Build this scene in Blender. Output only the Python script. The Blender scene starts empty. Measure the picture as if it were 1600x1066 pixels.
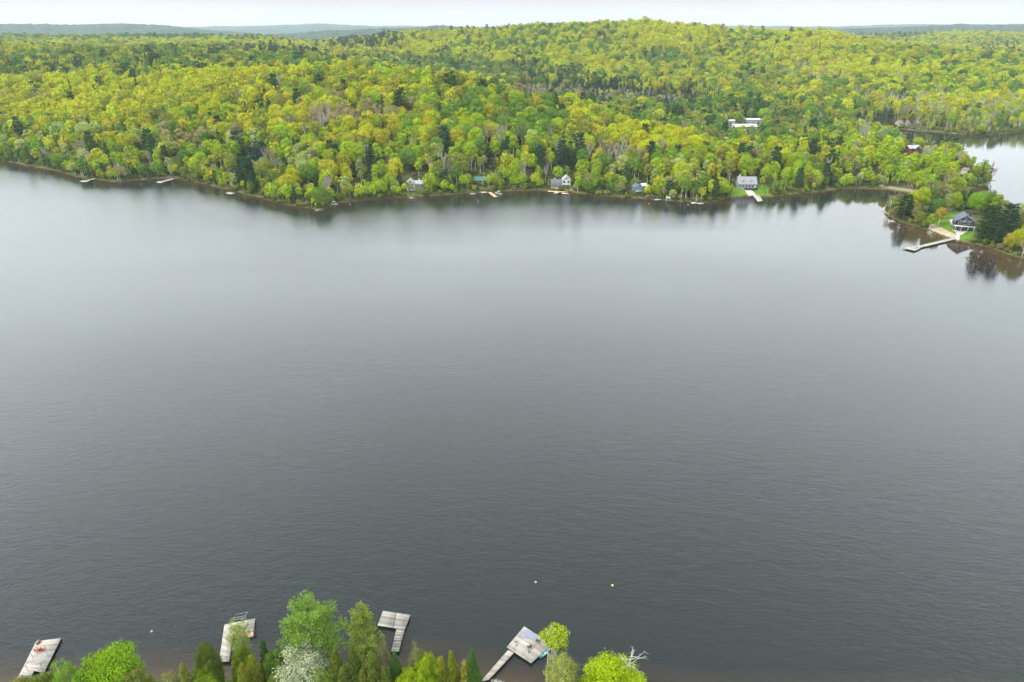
import bpy, math, random
import numpy as np
from mathutils import Vector, Matrix

scene = bpy.context.scene
# ------------------------------------------------------------------ camera
CAM_H, F = 110.0, 1067.0                       # drone height in metres, focal length in 1600-wide pixels
PITCH = math.atan(489.0 / 1067.0)
CP, SP = math.cos(PITCH), math.sin(PITCH)
cd = bpy.data.cameras.new("Camera")
cd.sensor_width = 36.0
cd.lens = 36.0 * F / 1600.0
cd.clip_start = 0.5
cd.clip_end = 60000.0
cam = bpy.data.objects.new("Camera", cd)
scene.collection.objects.link(cam)
cam.location = (0, 0, CAM_H)
cam.rotation_euler = (math.pi / 2 - PITCH, 0, 0)
scene.camera = cam

# ------------------------------------------------------------------ sky and sun (thin bright overcast)
SUN_EL, SUN_AZ = math.radians(48), math.radians(-112)      # azimuth from +Y, clockwise: behind and to the left
world = bpy.data.worlds.new("World")
scene.world = world
world.use_nodes = True
wt = world.node_tree
wt.nodes.clear()
W = lambda t: wt.nodes.new(t)
w_out, w_bg, w_sky = W("ShaderNodeOutputWorld"), W("ShaderNodeBackground"), W("ShaderNodeTexSky")
w_sky.sky_type = 'NISHITA'
w_sky.sun_disc = False
w_sky.sun_elevation = SUN_EL
w_sky.sun_rotation = SUN_AZ
w_sky.dust_density = 3.0
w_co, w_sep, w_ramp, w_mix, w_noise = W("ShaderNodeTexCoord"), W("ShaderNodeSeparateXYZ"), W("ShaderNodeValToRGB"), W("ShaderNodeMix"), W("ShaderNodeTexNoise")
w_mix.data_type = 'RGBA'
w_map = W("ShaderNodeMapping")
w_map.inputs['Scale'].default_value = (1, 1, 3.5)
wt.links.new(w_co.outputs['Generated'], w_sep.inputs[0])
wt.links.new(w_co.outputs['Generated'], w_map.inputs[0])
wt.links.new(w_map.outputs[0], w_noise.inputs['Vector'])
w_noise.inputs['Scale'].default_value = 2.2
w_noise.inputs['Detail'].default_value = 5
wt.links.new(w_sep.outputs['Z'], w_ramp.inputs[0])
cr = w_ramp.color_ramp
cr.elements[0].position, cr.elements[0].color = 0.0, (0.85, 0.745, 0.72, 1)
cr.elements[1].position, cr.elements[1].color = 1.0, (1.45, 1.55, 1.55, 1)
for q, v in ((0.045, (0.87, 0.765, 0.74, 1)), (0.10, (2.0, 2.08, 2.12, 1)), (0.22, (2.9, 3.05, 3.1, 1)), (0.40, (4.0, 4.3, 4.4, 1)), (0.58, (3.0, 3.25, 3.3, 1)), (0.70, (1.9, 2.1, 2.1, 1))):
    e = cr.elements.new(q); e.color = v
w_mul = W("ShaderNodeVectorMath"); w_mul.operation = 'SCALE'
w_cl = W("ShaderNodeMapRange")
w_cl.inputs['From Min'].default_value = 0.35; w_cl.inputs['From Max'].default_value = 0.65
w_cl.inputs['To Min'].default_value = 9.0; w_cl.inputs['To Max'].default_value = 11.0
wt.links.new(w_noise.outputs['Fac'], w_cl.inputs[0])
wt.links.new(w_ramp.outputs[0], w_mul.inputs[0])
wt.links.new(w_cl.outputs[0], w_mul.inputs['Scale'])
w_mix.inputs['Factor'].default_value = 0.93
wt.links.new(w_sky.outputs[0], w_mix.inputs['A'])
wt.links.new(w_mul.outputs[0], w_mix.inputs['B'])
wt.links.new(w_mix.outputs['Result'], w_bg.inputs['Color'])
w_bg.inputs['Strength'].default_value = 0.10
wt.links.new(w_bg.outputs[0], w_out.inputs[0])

sl = bpy.data.lights.new("Sun", 'SUN')
sl.energy = 3.8
sl.angle = math.radians(4)
sl.color = (1.0, 0.95, 0.87)
sun = bpy.data.objects.new("Sun", sl)
scene.collection.objects.link(sun)
sdir = Vector((math.sin(SUN_AZ) * math.cos(SUN_EL), math.cos(SUN_AZ) * math.cos(SUN_EL), math.sin(SUN_EL)))
sun.rotation_euler = (-sdir).to_track_quat('-Z', 'Y').to_euler()
sun.location = (0, 0, 400)

scene.view_settings.view_transform = 'Standard'
scene.view_settings.look = 'None'
scene.view_settings.exposure = 0.0
scene.view_settings.gamma = 1.0
scene.cycles.use_denoising = True
scene.cycles.volume_bounces = 0
scene.cycles.max_bounces = 6
scene.cycles.diffuse_bounces = 1
scene.cycles.glossy_bounces = 2
scene.cycles.transparent_max_bounces = 6

# ------------------------------------------------------------------ places seen in the photograph -> metres
def at(px, py, z=0.0):
    u, v = (px - 800) / F, (533 - py) / F
    dy, dz = CP + v * SP, -SP + v * CP
    t = (z - CAM_H) / dz
    return np.array([u * t, dy * t, z])
def at_y(px, py, Y):
    u, v = (px - 800) / F, (533 - py) / F
    dy, dz = CP + v * SP, -SP + v * CP
    t = Y / dy
    return np.array([u * t, Y, CAM_H + dz * t])
def project(P):
    P = np.atleast_2d(P)
    dep = P[:, 1] * CP - (P[:, 2] - CAM_H) * SP
    up = P[:, 1] * SP + (P[:, 2] - CAM_H) * CP
    dep = np.where(dep < 1, 1, dep)
    return 800 + F * P[:, 0] / dep, 533 - F * up / dep, dep

# ------------------------------------------------------------------ noise
def hash2(ix, iy, seed):
    h = (ix.astype(np.int64) * 374761393 + iy.astype(np.int64) * 668265263 + seed * 974634777) & 0xffffffff
    h = ((h ^ (h >> 13)) * 1274126177) & 0xffffffff
    return ((h ^ (h >> 16)) & 0xffff) / 65535.0
def vnoise(x, y, s, seed=1):
    x, y = x / s, y / s
    ix, iy = np.floor(x), np.floor(y)
    fx, fy = x - ix, y - iy
    fx, fy = fx * fx * (3 - 2 * fx), fy * fy * (3 - 2 * fy)
    a, b = hash2(ix, iy, seed), hash2(ix + 1, iy, seed)
    c, d = hash2(ix, iy + 1, seed), hash2(ix + 1, iy + 1, seed)
    return (a * (1 - fx) + b * fx) * (1 - fy) + (c * (1 - fx) + d * fx) * fy - 0.5
def fbm(x, y, s, seed=1, n=4):
    r, a = 0, 1.0
    for i in range(n):
        r = r + a * vnoise(x + 31 * i, y - 17 * i, s, seed + i)
        a *= 0.5; s *= 0.5
    return r

# ------------------------------------------------------------------ shorelines, as seen (1600-wide pixels on the water plane)
SH_MAIN = [(-420, 190), (-250, 212), (-120, 236), (0, 250), (25, 255), (60, 262), (95, 268), (115, 275), (140, 280), (180, 284), (215, 282), (250, 279),
           (280, 279), (310, 285), (345, 294), (375, 301), (400, 306), (430, 314), (455, 320), (480, 326), (500, 329), (514, 325),
           (518, 317), (535, 316), (565, 312), (605, 309), (640, 308), (690, 305), (740, 302), (775, 301), (800, 298), (840, 297),
           (870, 299), (905, 302), (950, 306), (990, 310), (1030, 313), (1060, 315), (1095, 317), (1125, 314), (1140, 308), (1165, 306),
           (1200, 307), (1235, 304), (1270, 300), (1300, 297), (1340, 295), (1385, 296), (1418, 300), (1436, 305), (1425, 309), (1400, 310), (1388, 316),
           (1384, 326), (1394, 338), (1412, 347), (1436, 355), (1456, 362), (1478, 370), (1500, 376), (1520, 381), (1545, 387),
           (1575, 396), (1600, 404), (1680, 430), (1800, 470), (2050, 560)]
SH_EAST = [(2300, 480), (1900, 385), (1750, 362), (1640, 352), (1590, 346), (1555, 338), (1530, 326), (1514, 312), (1512, 301), (1524, 294), (1540, 288), (1549, 281),
           (1544, 273), (1528, 268), (1515, 262), (1512, 254), (1506, 247), (1496, 241), (1480, 236), (1460, 232), (1436, 228), (1405, 221), (1370, 212), (1338, 204),
           (1332, 199), (1360, 199), (1395, 200), (1428, 204), (1455, 206), (1490, 209), (1520, 211), (1550, 211), (1580, 208), (1610, 206), (1700, 200), (1900, 190), (2300, 178)]
land = [at(*p) for p in SH_MAIN] + [at(*p) for p in SH_EAST]
land = [(p[0], p[1]) for p in land] + [(16000, 1200), (16000, 16000), (-16000, 16000), (-16000, 900)]
SH_NEAR = [(-700, 62), (-300, 66)] + [tuple(at(*p)[:2]) for p in
           [(-200, 1078), (-60, 1072), (60, 1076), (160, 1070), (260, 1064), (330, 1058), (400, 1058), (480, 1062), (560, 1052), (625, 1040), (680, 1052), (735, 1068),
            (790, 1075), (850, 1084), (930, 1092), (1050, 1100), (1250, 1112), (1700, 1120)]] + [(300, 62), (700, 60), (700, -400), (-700, -400)]

def densify(poly, step=6.0, amp=1.2, seed=5):
    out = []
    n = len(poly)
    for i in range(n):
        a, b = np.array(poly[i], float), np.array(poly[(i + 1) % n], float)
        L = np.linalg.norm(b - a)
        k = max(1, int(L / step)) if L < 400 else 1
        for j in range(k):
            out.append(a + (b - a) * j / k)
    out = np.array(out)
    if amp:
        out = out + np.stack([fbm(out[:, 0], out[:, 1], 14, seed, 3), fbm(out[:, 0] + 99, out[:, 1], 14, seed + 9, 3)], 1) * amp * 2
    return out
LAND, NEAR = densify(land, 9.0, 1.6), densify(SH_NEAR, 5.0, 0.9)

def sdf(x, y, poly):
    """signed distance, positive inside"""
    x, y = np.asarray(x, float).ravel(), np.asarray(y, float).ravel()
    d2 = np.full(x.shape, 1e18)
    ins = np.zeros(x.shape, bool)
    n = len(poly)
    for i in range(n):
        ax, ay = poly[i]; bx, by = poly[(i + 1) % n]
        ex, ey = bx - ax, by - ay
        wx, wy = x - ax, y - ay
        t = np.clip((wx * ex + wy * ey) / (ex * ex + ey * ey + 1e-12), 0, 1)
        dx, dy = wx - ex * t, wy - ey * t
        d2 = np.minimum(d2, dx * dx + dy * dy)
        c = (ay > y) != (by > y)
        xi = ax + (y - ay) * ex / (ey if abs(ey) > 1e-9 else 1e-9)
        ins ^= c & (x < xi)
    return np.where(ins, 1, -1) * np.sqrt(d2)

# ------------------------------------------------------------------ relief: ridge and valley lines read off the photograph
TREE = 15.0
def tree_h(d): return 17.0 if d < 1000 else (20.0 if d < 1700 else (24.0 if d < 2200 else 30.0))
COLS = [-700, -250, 0, 200, 400, 500, 600, 700, 800, 900, 1000, 1100, 1200, 1300, 1400, 1500, 1600, 1900, 2400]
def c_(*a): return list(a)
FEAT = [
    # (kind, value, distance) per column: 'c' canopy line at that picture height, 'z' ground height
    [('z', 5, 520), ('z', 5, 560), ('z', 8, 640), ('z', 8, 620), ('z', 8, 560), ('z', 8, 500), ('z', 6, 510), ('z', 6, 520), ('z', 6, 520), ('z', 6, 520), ('z', 5, 510),
     ('z', 4.5, 500), ('z', 4, 510), ('z', 3.5, 520), ('z', 3, 530), ('z', 3, 540), ('z', 3, 540), ('z', 3, 540), ('z', 3, 540)],
    [('c', 128, 1000), ('c', 122, 980), ('c', 116, 950), ('c', 110, 880), ('c', 104, 830), ('c', 101, 800), ('c', 103, 780), ('c', 112, 760), ('c', 134, 735), ('c', 153, 710), ('c', 188, 680),
     ('z', 7, 640), ('z', 4, 640), ('z', 4, 640), ('z', 4, 640), ('z', 4, 640), ('z', 4, 640), ('z', 4, 640), ('z', 4, 640)],
    [('z', 48, 1120), ('z', 48, 1100), ('z', 48, 1080), ('z', 50, 1030), ('z', 48, 980), ('z', 47, 960), ('z', 34, 940), ('z', 23, 920), ('z', 13, 900), ('z', 9, 870), ('z', 7, 850),
     ('z', 6, 800), ('z', 5, 780), ('z', 4, 760), ('z', 4, 750), ('z', 4, 740), ('z', 4, 740), ('z', 4, 740), ('z', 4, 740)],
    [('c', 74, 1350), ('c', 72, 1320), ('c', 69, 1300), ('c', 70, 1270), ('c', 74, 1250), ('c', 80, 1230), ('c', 95, 1220), ('z', 24, 1200), ('z', 15, 1180), ('z', 11, 1180), ('z', 12, 1120),
     ('z', 9, 1020), ('z', 8, 980), ('z', 6, 900), ('z', 5, 860), ('z', 4, 840), ('z', 4, 850), ('z', 4, 850), ('z', 4, 850)],
    [('z', 48, 1750), ('z', 48, 1750), ('z', 46, 1750), ('z', 46, 1700), ('z', 48, 1650), ('z', 48, 1520), ('z', 38, 1450), ('z', 27, 1400), ('z', 20, 1350), ('z', 18, 1320), ('z', 16, 1250),
     ('z', 16, 1130), ('z', 15, 1060), ('z', 14, 980), ('z', 12, 930), ('z', 9, 910), ('z', 9, 910), ('z', 9, 910), ('z', 9, 900)],
    [('c', 52, 2700), ('c', 52, 2650), ('c', 51, 2600), ('c', 51, 2550), ('c', 51, 2450), ('c', 62, 2300), ('c', 51, 2050), ('c', 44, 1950), ('c', 37, 1900), ('c', 31, 1880), ('c', 30, 1860),
     ('c', 38, 1830), ('c', 46, 1780), ('c', 50, 1680), ('c', 68, 1560), ('c', 78, 1500), ('c', 79, 1450), ('c', 75, 1400), ('c', 75, 1400)],
    [('z', 45, 3200), ('z', 45, 3150), ('z', 45, 3100), ('z', 45, 3000), ('z', 40, 2900), ('z', 40, 2800), ('z', 55, 2500), ('z', 60, 2400), ('z', 60, 2400), ('z', 60, 2400), ('z', 60, 2400),
     ('z', 60, 2300), ('z', 50, 2300), ('z', 45, 2200), ('z', 35, 2100), ('z', 30, 2000), ('z', 30, 1950), ('z', 30, 1950), ('z', 30, 1950)],
    [('y', 40, 5200), ('y', 37, 5200), ('y', 35, 5200), ('y', 38, 5200), ('y', 50, 5200), ('y', 49, 5000), ('y', 48, 4800), ('y', 50, 4600), ('y', 50, 4600), ('y', 50, 4600), ('y', 50, 4600),
     ('y', 50, 4600), ('y', 49, 4600), ('y', 45, 4500), ('y', 40, 4300), ('y', 36, 4300), ('y', 36, 4300), ('y', 40, 4300), ('y', 42, 4300)],
    [('z', 30, 6500)] * 19,
    [('y', 44, 9500), ('y', 44, 9500), ('y', 43, 9500), ('y', 42, 9500), ('y', 41, 9500), ('y', 39, 9500), ('y', 41, 9500), ('y', 44, 9500), ('y', 44, 9500), ('y', 44, 9500), ('y', 44, 9500),
     ('y', 44, 9500), ('y', 44, 9500), ('y', 43, 9500), ('y', 42, 9500), ('y', 42, 9500), ('y', 42, 9500), ('y', 43, 9500), ('y', 43, 9500)],
    [('z', 60, 15000)] * 19,
]
FA, FD, FZ = [], [], []
for row in FEAT:
    A, D, Z = [], [], []
    for px, (k, v, d) in zip(COLS, row):
        if k == 'z':
            lo = at(px, 300, v) if v < 100 else None
            # find the picture height whose ray meets this distance, then its azimuth
            py = 533 - F * ((d * SP + (v - CAM_H) * CP) / (d * CP - (v - CAM_H) * SP))
            p = at_y(px, py, d); z = v
        else:
            p = at_y(px, v, d); z = p[2] - (tree_h(d) if k == 'c' else 0)
        A.append(p[0] / d); D.append(d); Z.append(z)
    FA.append(np.array(A)); FD.append(np.array(D, float)); FZ.append(np.array(Z))

SHELF = [(at(1420, 365)[:2], 45.0), (at(1560, 410)[:2], 60.0), (at(1470, 380)[:2], 40.0)]
def ground(x, y):
    x, y = np.asarray(x, float), np.asarray(y, float)
    shp = x.shape
    x, y = x.ravel(), y.ravel()
    a = x / np.maximum(y, 300)
    D = [np.interp(a, FA[k], FD[k]) for k in range(len(FA))]
    Z = [np.interp(a, FA[k], FZ[k]) for k in range(len(FA))]
    t = Z[0].copy()
    for k in range(len(FA) - 1):
        f = np.clip((y - D[k]) / (D[k + 1] - D[k]), 0, 1)
        s = 0.55 * f * f * (3 - 2 * f) + 0.45 * f
        if k == 0:
            s = 0.35 * s + 0.65 * np.sin(f * math.pi / 2)
        t = np.where(y >= D[k], Z[k] + (Z[k + 1] - Z[k]) * s, t)
    amp = np.clip((t - 6) / 25, 0.05, 1)
    t = t + amp * (fbm(x, y, 170, 3) * 9 + fbm(x, y, 45, 8, 2) * 2.5)
    far = np.clip((y - 2700) / 1200, 0, 1)
    t = t + far * fbm(x, y, 1300, 21, 5) * 60
    t = t + np.clip((y - 3000) / 800, 0, 1) * fbm(x, y, 30, 41, 2) * 9
    sd = np.full(x.shape, 500.0)
    m = y < 1000
    sN = np.full(x.shape, -500.0)
    if m.any():
        sd[m] = sdf(x[m], y[m], LAND)
    m2 = y < 170
    if m2.any():
        sN[m2] = sdf(x[m2], y[m2], NEAR)
        tn = 3.0 + np.clip(80 - y, 0, 400) * 0.10 + fbm(x, y, 25, 14, 3) * 0.8
        use = sN > sd
        t = np.where(use, tn, t)
        sd = np.maximum(sd, sN)
    bank = 0.12 + 0.36 * np.clip(sd, 0, 2) + 0.17 * np.maximum(sd - 2, 0) + np.where(sd > 18, (sd - 18) * 0.25, 0)
    zi = np.minimum(t, bank)
    slope = np.full(x.shape, 0.16)
    for c, r in SHELF:
        w = np.exp(-((x - c[0]) ** 2 + (y - c[1]) ** 2) / (r * r))
        slope = slope * (1 - w) + 0.032 * w
    slope = np.where(y < 170, 0.17, slope)
    zo = np.maximum(slope * sd, -7.0)
    return np.where(sd >= 0, zi, zo).reshape(shp)

# ------------------------------------------------------------------ materials
MATS = {}
def new_mat(name):
    m = bpy.data.materials.new(name); m.use_nodes = True
    m.node_tree.nodes.clear()
    MATS[name] = m
    return m, m.node_tree
def simple(name, col, rough=0.7, spec=0.3, var=0.18, scale=1.5, metal=0.0, bump=0.0):
    m, t = new_mat(name)
    N = t.nodes.new; L = t.links.new
    o, b, c, n, r, mx = N("ShaderNodeOutputMaterial"), N("ShaderNodeBsdfPrincipled"), N("ShaderNodeTexCoord"), N("ShaderNodeTexNoise"), N("ShaderNodeMapRange"), N("ShaderNodeVectorMath")
    n.inputs['Scale'].default_value = scale; n.inputs['Detail'].default_value = 6
    L(c.outputs['Object'], n.inputs['Vector'])
    r.inputs['From Min'].default_value = 0.3; r.inputs['From Max'].default_value = 0.7
    r.inputs['To Min'].default_value = 1 - var; r.inputs['To Max'].default_value = 1 + var
    L(n.outputs['Fac'], r.inputs[0])
    mx.operation = 'SCALE'; mx.inputs[0].default_value = col
    L(r.outputs[0], mx.inputs['Scale']); L(mx.outputs[0], b.inputs['Base Color'])
    b.inputs['Roughness'].default_value = rough
    b.inputs['Specular IOR Level'].default_value = spec
    b.inputs['Metallic'].default_value = metal
    if bump:
        bp = N("ShaderNodeBump"); bp.inputs['Strength'].default_value = bump
        L(n.outputs['Fac'], bp.inputs['Height']); L(bp.outputs[0], b.inputs['Normal'])
    L(b.outputs[0], o.inputs[0])
    return m

def terrain_material():
    m, t = new_mat("forest_floor")
    N = t.nodes.new; L = t.links.new
    o, b = N("ShaderNodeOutputMaterial"), N("ShaderNodeBsdfPrincipled")
    g = N("ShaderNodeNewGeometry"); sp = N("ShaderNodeSeparateXYZ"); L(g.outputs['Position'], sp.inputs[0])
    def noise(s, d=5):
        n = N("ShaderNodeTexNoise"); n.inputs['Scale'].default_value = s; n.inputs['Detail'].default_value = d
        L(g.outputs['Position'], n.inputs['Vector']); return n
    def ramp(src, stops):
        r = N("ShaderNodeValToRGB"); L(src, r.inputs[0])
        for i, (p, c) in enumerate(stops):
            el = r.color_ramp.elements[i] if i < 2 else r.color_ramp.elements.new(p)
            el.position = p; el.color = (*c, 1)
        return r
    def mix(f, A, B):
        x = N("ShaderNodeMix"); x.data_type = 'RGBA'
        if isinstance(f, float): x.inputs['Factor'].default_value = f
        else: L(f, x.inputs['Factor'])
        L(A, x.inputs['A']); L(B, x.inputs['B']); return x.outputs['Result']
    def mr(src, a, b_):
        x = N("ShaderNodeMapRange"); L(src, x.inputs[0]); x.inputs['From Min'].default_value = a; x.inputs['From Max'].default_value = b_; return x.outputs[0]
    floor = ramp(noise(0.12).outputs['Fac'], [(0.3, (0.045, 0.038, 0.02)), (0.7, (0.10, 0.085, 0.045)), (0.5, (0.06, 0.065, 0.02))]).outputs[0]
    bank = ramp(noise(0.30).outputs['Fac'], [(0.34, (0.045, 0.055, 0.016)), (0.76, (0.14, 0.105, 0.06)), (0.55, (0.08, 0.092, 0.028))]).outputs[0]
    bed = ramp(mr(sp.outputs['Z'], -6.0, 0.0), [(0.0, (0.012, 0.013, 0.012)), (1.0, (0.24, 0.15, 0.05)), (0.70, (0.013, 0.013, 0.011)), (0.88, (0.10, 0.06, 0.02))]).outputs[0]  # sand to silt, with light lost in deep water painted into the colour
    far = ramp(noise(0.03, 9).outputs['Fac'], [(0.36, (0.012, 0.03, 0.022)), (0.62, (0.06, 0.085, 0.035)), (0.5, (0.03, 0.052, 0.03))]).outputs[0]
    c1 = mix(mr(sp.outputs['Z'], 1.2, 3.2), bank, floor)
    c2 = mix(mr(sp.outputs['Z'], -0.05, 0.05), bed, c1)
    c3 = mix(mr(sp.outputs['Y'], 2200.0, 2900.0), c2, far)
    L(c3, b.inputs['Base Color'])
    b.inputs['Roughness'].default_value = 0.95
    b.inputs['Specular IOR Level'].default_value = 0.1
    L(b.outputs[0], o.inputs[0])
    return m

def water_material():
    m, t = new_mat("lake_water")
    N = t.nodes.new; L = t.links.new
    o = N("ShaderNodeOutputMaterial")
    g = N("ShaderNodeNewGeometry")
    def noise(scale, rot, sx, detail, rough=0.5):
        mp = N("ShaderNodeMapping"); L(g.outputs['Position'], mp.inputs[0])
        mp.inputs['Rotation'].default_value = (0, 0, math.radians(rot)); mp.inputs['Scale'].default_value = (sx, 1, 1)
        n = N("ShaderNodeTexNoise"); n.inputs['Scale'].default_value = scale; n.inputs['Detail'].default_value = detail
        n.inputs['Roughness'].default_value = rough
        L(mp.outputs[0], n.inputs['Vector']); return n.outputs['Fac']
    def math_(op, a, b=None):
        x = N("ShaderNodeMath"); x.operation = op
        for i, v in enumerate((a, b)):
            if v is None: continue
            if isinstance(v, (int, float)): x.inputs[i].default_value = v
            else: L(v, x.inputs[i])
        return x.outputs[0]
    h = math_('ADD', math_('MULTIPLY', noise(1.35, 32, 0.55, 3, 0.62), 0.075), math_('MULTIPLY', noise(0.42, 24, 0.6, 2), 0.075))
    h = math_('ADD', h, math_('MULTIPLY', noise(2.4, -15, 0.6, 2), 0.02))
    # sheltered water near the eastern shore is calmer
    sp = N("ShaderNodeSeparateXYZ"); L(g.outputs['Position'], sp.inputs[0])
    calm = N("ShaderNodeMapRange"); L(math_('ADD', sp.outputs['X'], math_('MULTIPLY', noise(0.012, 0, 0.6, 4), 160.0)), calm.inputs[0])
    calm.inputs['From Min'].default_value = 190; calm.inputs['From Max'].default_value = 330
    calm.inputs['To Min'].default_value = 1.0; calm.inputs['To Max'].default_value = 0.22
    cat = N("ShaderNodeMapRange"); L(noise(0.006, 15, 0.35, 5, 0.55), cat.inputs[0])
    cat.inputs['From Min'].default_value = 0.4; cat.inputs['From Max'].default_value = 0.6
    cat.inputs['To Min'].default_value = 0.55; cat.inputs['To Max'].default_value = 1.3
    at_ = N("ShaderNodeAttribute"); at_.attribute_name = 'lee'
    wind = math_('MULTIPLY', math_('MULTIPLY', calm.outputs[0], cat.outputs[0]), math_('SUBTRACT', 1.0, math_('MULTIPLY', at_.outputs['Fac'], 0.82)))
    bp = N("ShaderNodeBump"); L(h, bp.inputs['Height'])
    L(wind, bp.inputs['Strength']); bp.inputs['Distance'].default_value = 1.0
    fr = N("ShaderNodeFresnel"); fr.inputs['IOR'].default_value = 1.333; L(bp.outputs[0], fr.inputs['Normal'])
    gl = N("ShaderNodeBsdfGlossy"); gl.inputs['Color'].default_value = (0.97, 0.985, 1, 1)
    L(math_('MULTIPLY', wind, 0.145), gl.inputs['Roughness']); L(bp.outputs[0], gl.inputs['Normal'])
    body = N("ShaderNodeBsdfDiffuse"); body.inputs['Color'].default_value = (0.030, 0.042, 0.045, 1)
    tr = N("ShaderNodeBsdfTransparent"); tr.inputs['Color'].default_value = (0.80, 0.72, 0.62, 1)
    m1 = N("ShaderNodeMixShader"); m1.inputs[0].default_value = 0.72; L(body.outputs[0], m1.inputs[1]); L(tr.outputs[0], m1.inputs[2])
    m2 = N("ShaderNodeMixShader"); L(fr.outputs[0], m2.inputs[0]); L(m1.outputs[0], m2.inputs[1]); L(gl.outputs[0], m2.inputs[2])
    L(m2.outputs[0], o.inputs[0])
    return m

def leaf_material(name, trans=0.3, var=0.28, patch=0.25, gloss=0.0):
    """colour comes from the tree's own 'tint'; every leaf clump varies a little, and so do the boughs"""
    m, t = new_mat(name)
    N = t.nodes.new; L = t.links.new
    o = N("ShaderNodeOutputMaterial")
    a = N("ShaderNodeAttribute"); a.attribute_type = 'INSTANCER'; a.attribute_name = "tint"
    g = N("ShaderNodeNewGeometry"); c = N("ShaderNodeTexCoord")
    r = N("ShaderNodeMapRange"); L(g.outputs['Random Per Island'], r.inputs[0]); r.inputs['To Min'].default_value = 1 - var; r.inputs['To Max'].default_value = 1 + var
    n = N("ShaderNodeTexNoise"); n.inputs['Scale'].default_value = 0.35; n.inputs['Detail'].default_value = 3; L(c.outputs['Object'], n.inputs['Vector'])
    r2 = N("ShaderNodeMapRange"); L(n.outputs['Fac'], r2.inputs[0]); r2.inputs['From Min'].default_value = 0.3; r2.inputs['From Max'].default_value = 0.7
    r2.inputs['To Min'].default_value = 1 - patch; r2.inputs['To Max'].default_value = 1 + patch
    mu = N("ShaderNodeMath"); mu.operation = 'MULTIPLY'; L(r.outputs[0], mu.inputs[0]); L(r2.outputs[0], mu.inputs[1])
    sc = N("ShaderNodeVectorMath"); sc.operation = 'SCALE'; L(a.outputs['Vector'], sc.inputs[0]); L(mu.outputs[0], sc.inputs['Scale'])
    d = N("ShaderNodeBsdfDiffuse"); L(sc.outputs[0], d.inputs['Color'])
    tl = N("ShaderNodeBsdfTranslucent"); L(sc.outputs[0], tl.inputs['Color'])
    mx = N("ShaderNodeMixShader"); mx.inputs[0].default_value = trans; L(d.outputs[0], mx.inputs[1]); L(tl.outputs[0], mx.inputs[2])
    L(mx.outputs[0], o.inputs[0])
    return m

M_TERR, M_WATER = terrain_material(), water_material()
M_LEAF, M_NEEDLE = leaf_material("leaves", 0.16, 0.18, 0.2), leaf_material("needles", 0.15, 0.35, 0.2)
M_BARK = simple("bark", (0.09, 0.085, 0.06), 0.9, 0.1)
M_BIRCH = simple("pale_bark", (0.55, 0.52, 0.45), 0.8, 0.2, 0.3, 3.0)
M_TWIG = leaf_material("twigs", 0.0, 0.3, 0.15)

# ------------------------------------------------------------------ mesh helpers
def mesh_np(name, V, quads=None, tris=None, mats=(), mi=None, smooth=False):
    me = bpy.data.meshes.new(name)
    V = np.asarray(V, np.float32).reshape(-1, 3)
    q = np.zeros((0, 4), np.int32) if quads is None else np.asarray(quads, np.int32).reshape(-1, 4)
    t = np.zeros((0, 3), np.int32) if tris is None else np.asarray(tris, np.int32).reshape(-1, 3)
    me.vertices.add(len(V)); me.vertices.foreach_set("co", V.ravel())
    nl = q.size + t.size
    me.loops.add(nl); me.loops.foreach_set("vertex_index", np.concatenate([q.ravel(), t.ravel()]).astype(np.int32))
    npoly = len(q) + len(t)
    me.polygons.add(npoly)
    start = np.concatenate([np.arange(len(q)) * 4, q.size + np.arange(len(t)) * 3]).astype(np.int32)
    me.polygons.foreach_set("loop_start", start)
    if mi is not None:
        me.polygons.foreach_set("material_index", np.asarray(mi, np.int32))
    if smooth:
        me.polygons.foreach_set("use_smooth", np.ones(npoly, bool))
    for m in mats: me.materials.append(m)
    me.update(calc_edges=True); me.validate()
    return me
def link(name, me, parent=None, loc=None, rz=None):
    o = bpy.data.objects.new(name, me); scene.collection.objects.link(o)
    if parent: o.parent = parent
    if loc is not None: o.location = tuple(float(v) for v in loc)
    if rz is not None: o.rotation_euler = (0, 0, rz)
    return o
def tag(o, label=None, cat=None, group=None, kind=None):
    if label: o['label'] = label
    if cat: o['category'] = cat
    if group: o['group'] = group
    if kind: o['kind'] = kind
    return o
def thing(name, label, cat, loc=(0, 0, 0), rz=0.0, group=None):
    return tag(link(name, None, None, loc, rz), label, cat, group)

# ------------------------------------------------------------------ ground and water
def build_terrain():
    ys = list(np.arange(-120, 60, 6.0)) + list(np.arange(60, 125, 1.4)) + list(np.arange(125, 235, 8)) + list(np.arange(235, 620, 2.2))
    y = ys[-1]
    while y < 2600: y *= 1.0065; ys.append(y)
    while y < 15500: y *= 1.013; ys.append(y)
    ys = np.array(ys)
    s = np.linspace(-1, 1, 820)
    X = s[None, :] * (ys[:, None] * 1.02 + 330)
    Y = np.repeat(ys[:, None], len(s), 1)
    Z = ground(X, Y)
    V = np.stack([X, Y, Z], -1).reshape(-1, 3)
    r, c = len(ys), len(s)
    i = (np.arange(r - 1)[:, None] * c + np.arange(c - 1)[None, :]).ravel()
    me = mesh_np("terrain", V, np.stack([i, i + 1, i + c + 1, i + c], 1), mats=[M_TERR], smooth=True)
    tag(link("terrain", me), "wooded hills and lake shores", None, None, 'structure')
build_terrain()
gx, gy = np.linspace(-1900, 1900, 300), np.linspace(-100, 1500, 150)
GX, GY = np.meshgrid(gx, gy); i_ = (np.arange(149)[:, None] * 300 + np.arange(299)[None, :]).ravel()
wme = mesh_np("lake_water", np.stack([GX, GY, np.zeros_like(GX)], -1).reshape(-1, 3), np.stack([i_, i_ + 1, i_ + 301, i_ + 300], 1), mats=[M_WATER])
lee = wme.attributes.new("lee", 'FLOAT', 'POINT')          # shelter from the wind close under the far banks
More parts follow.
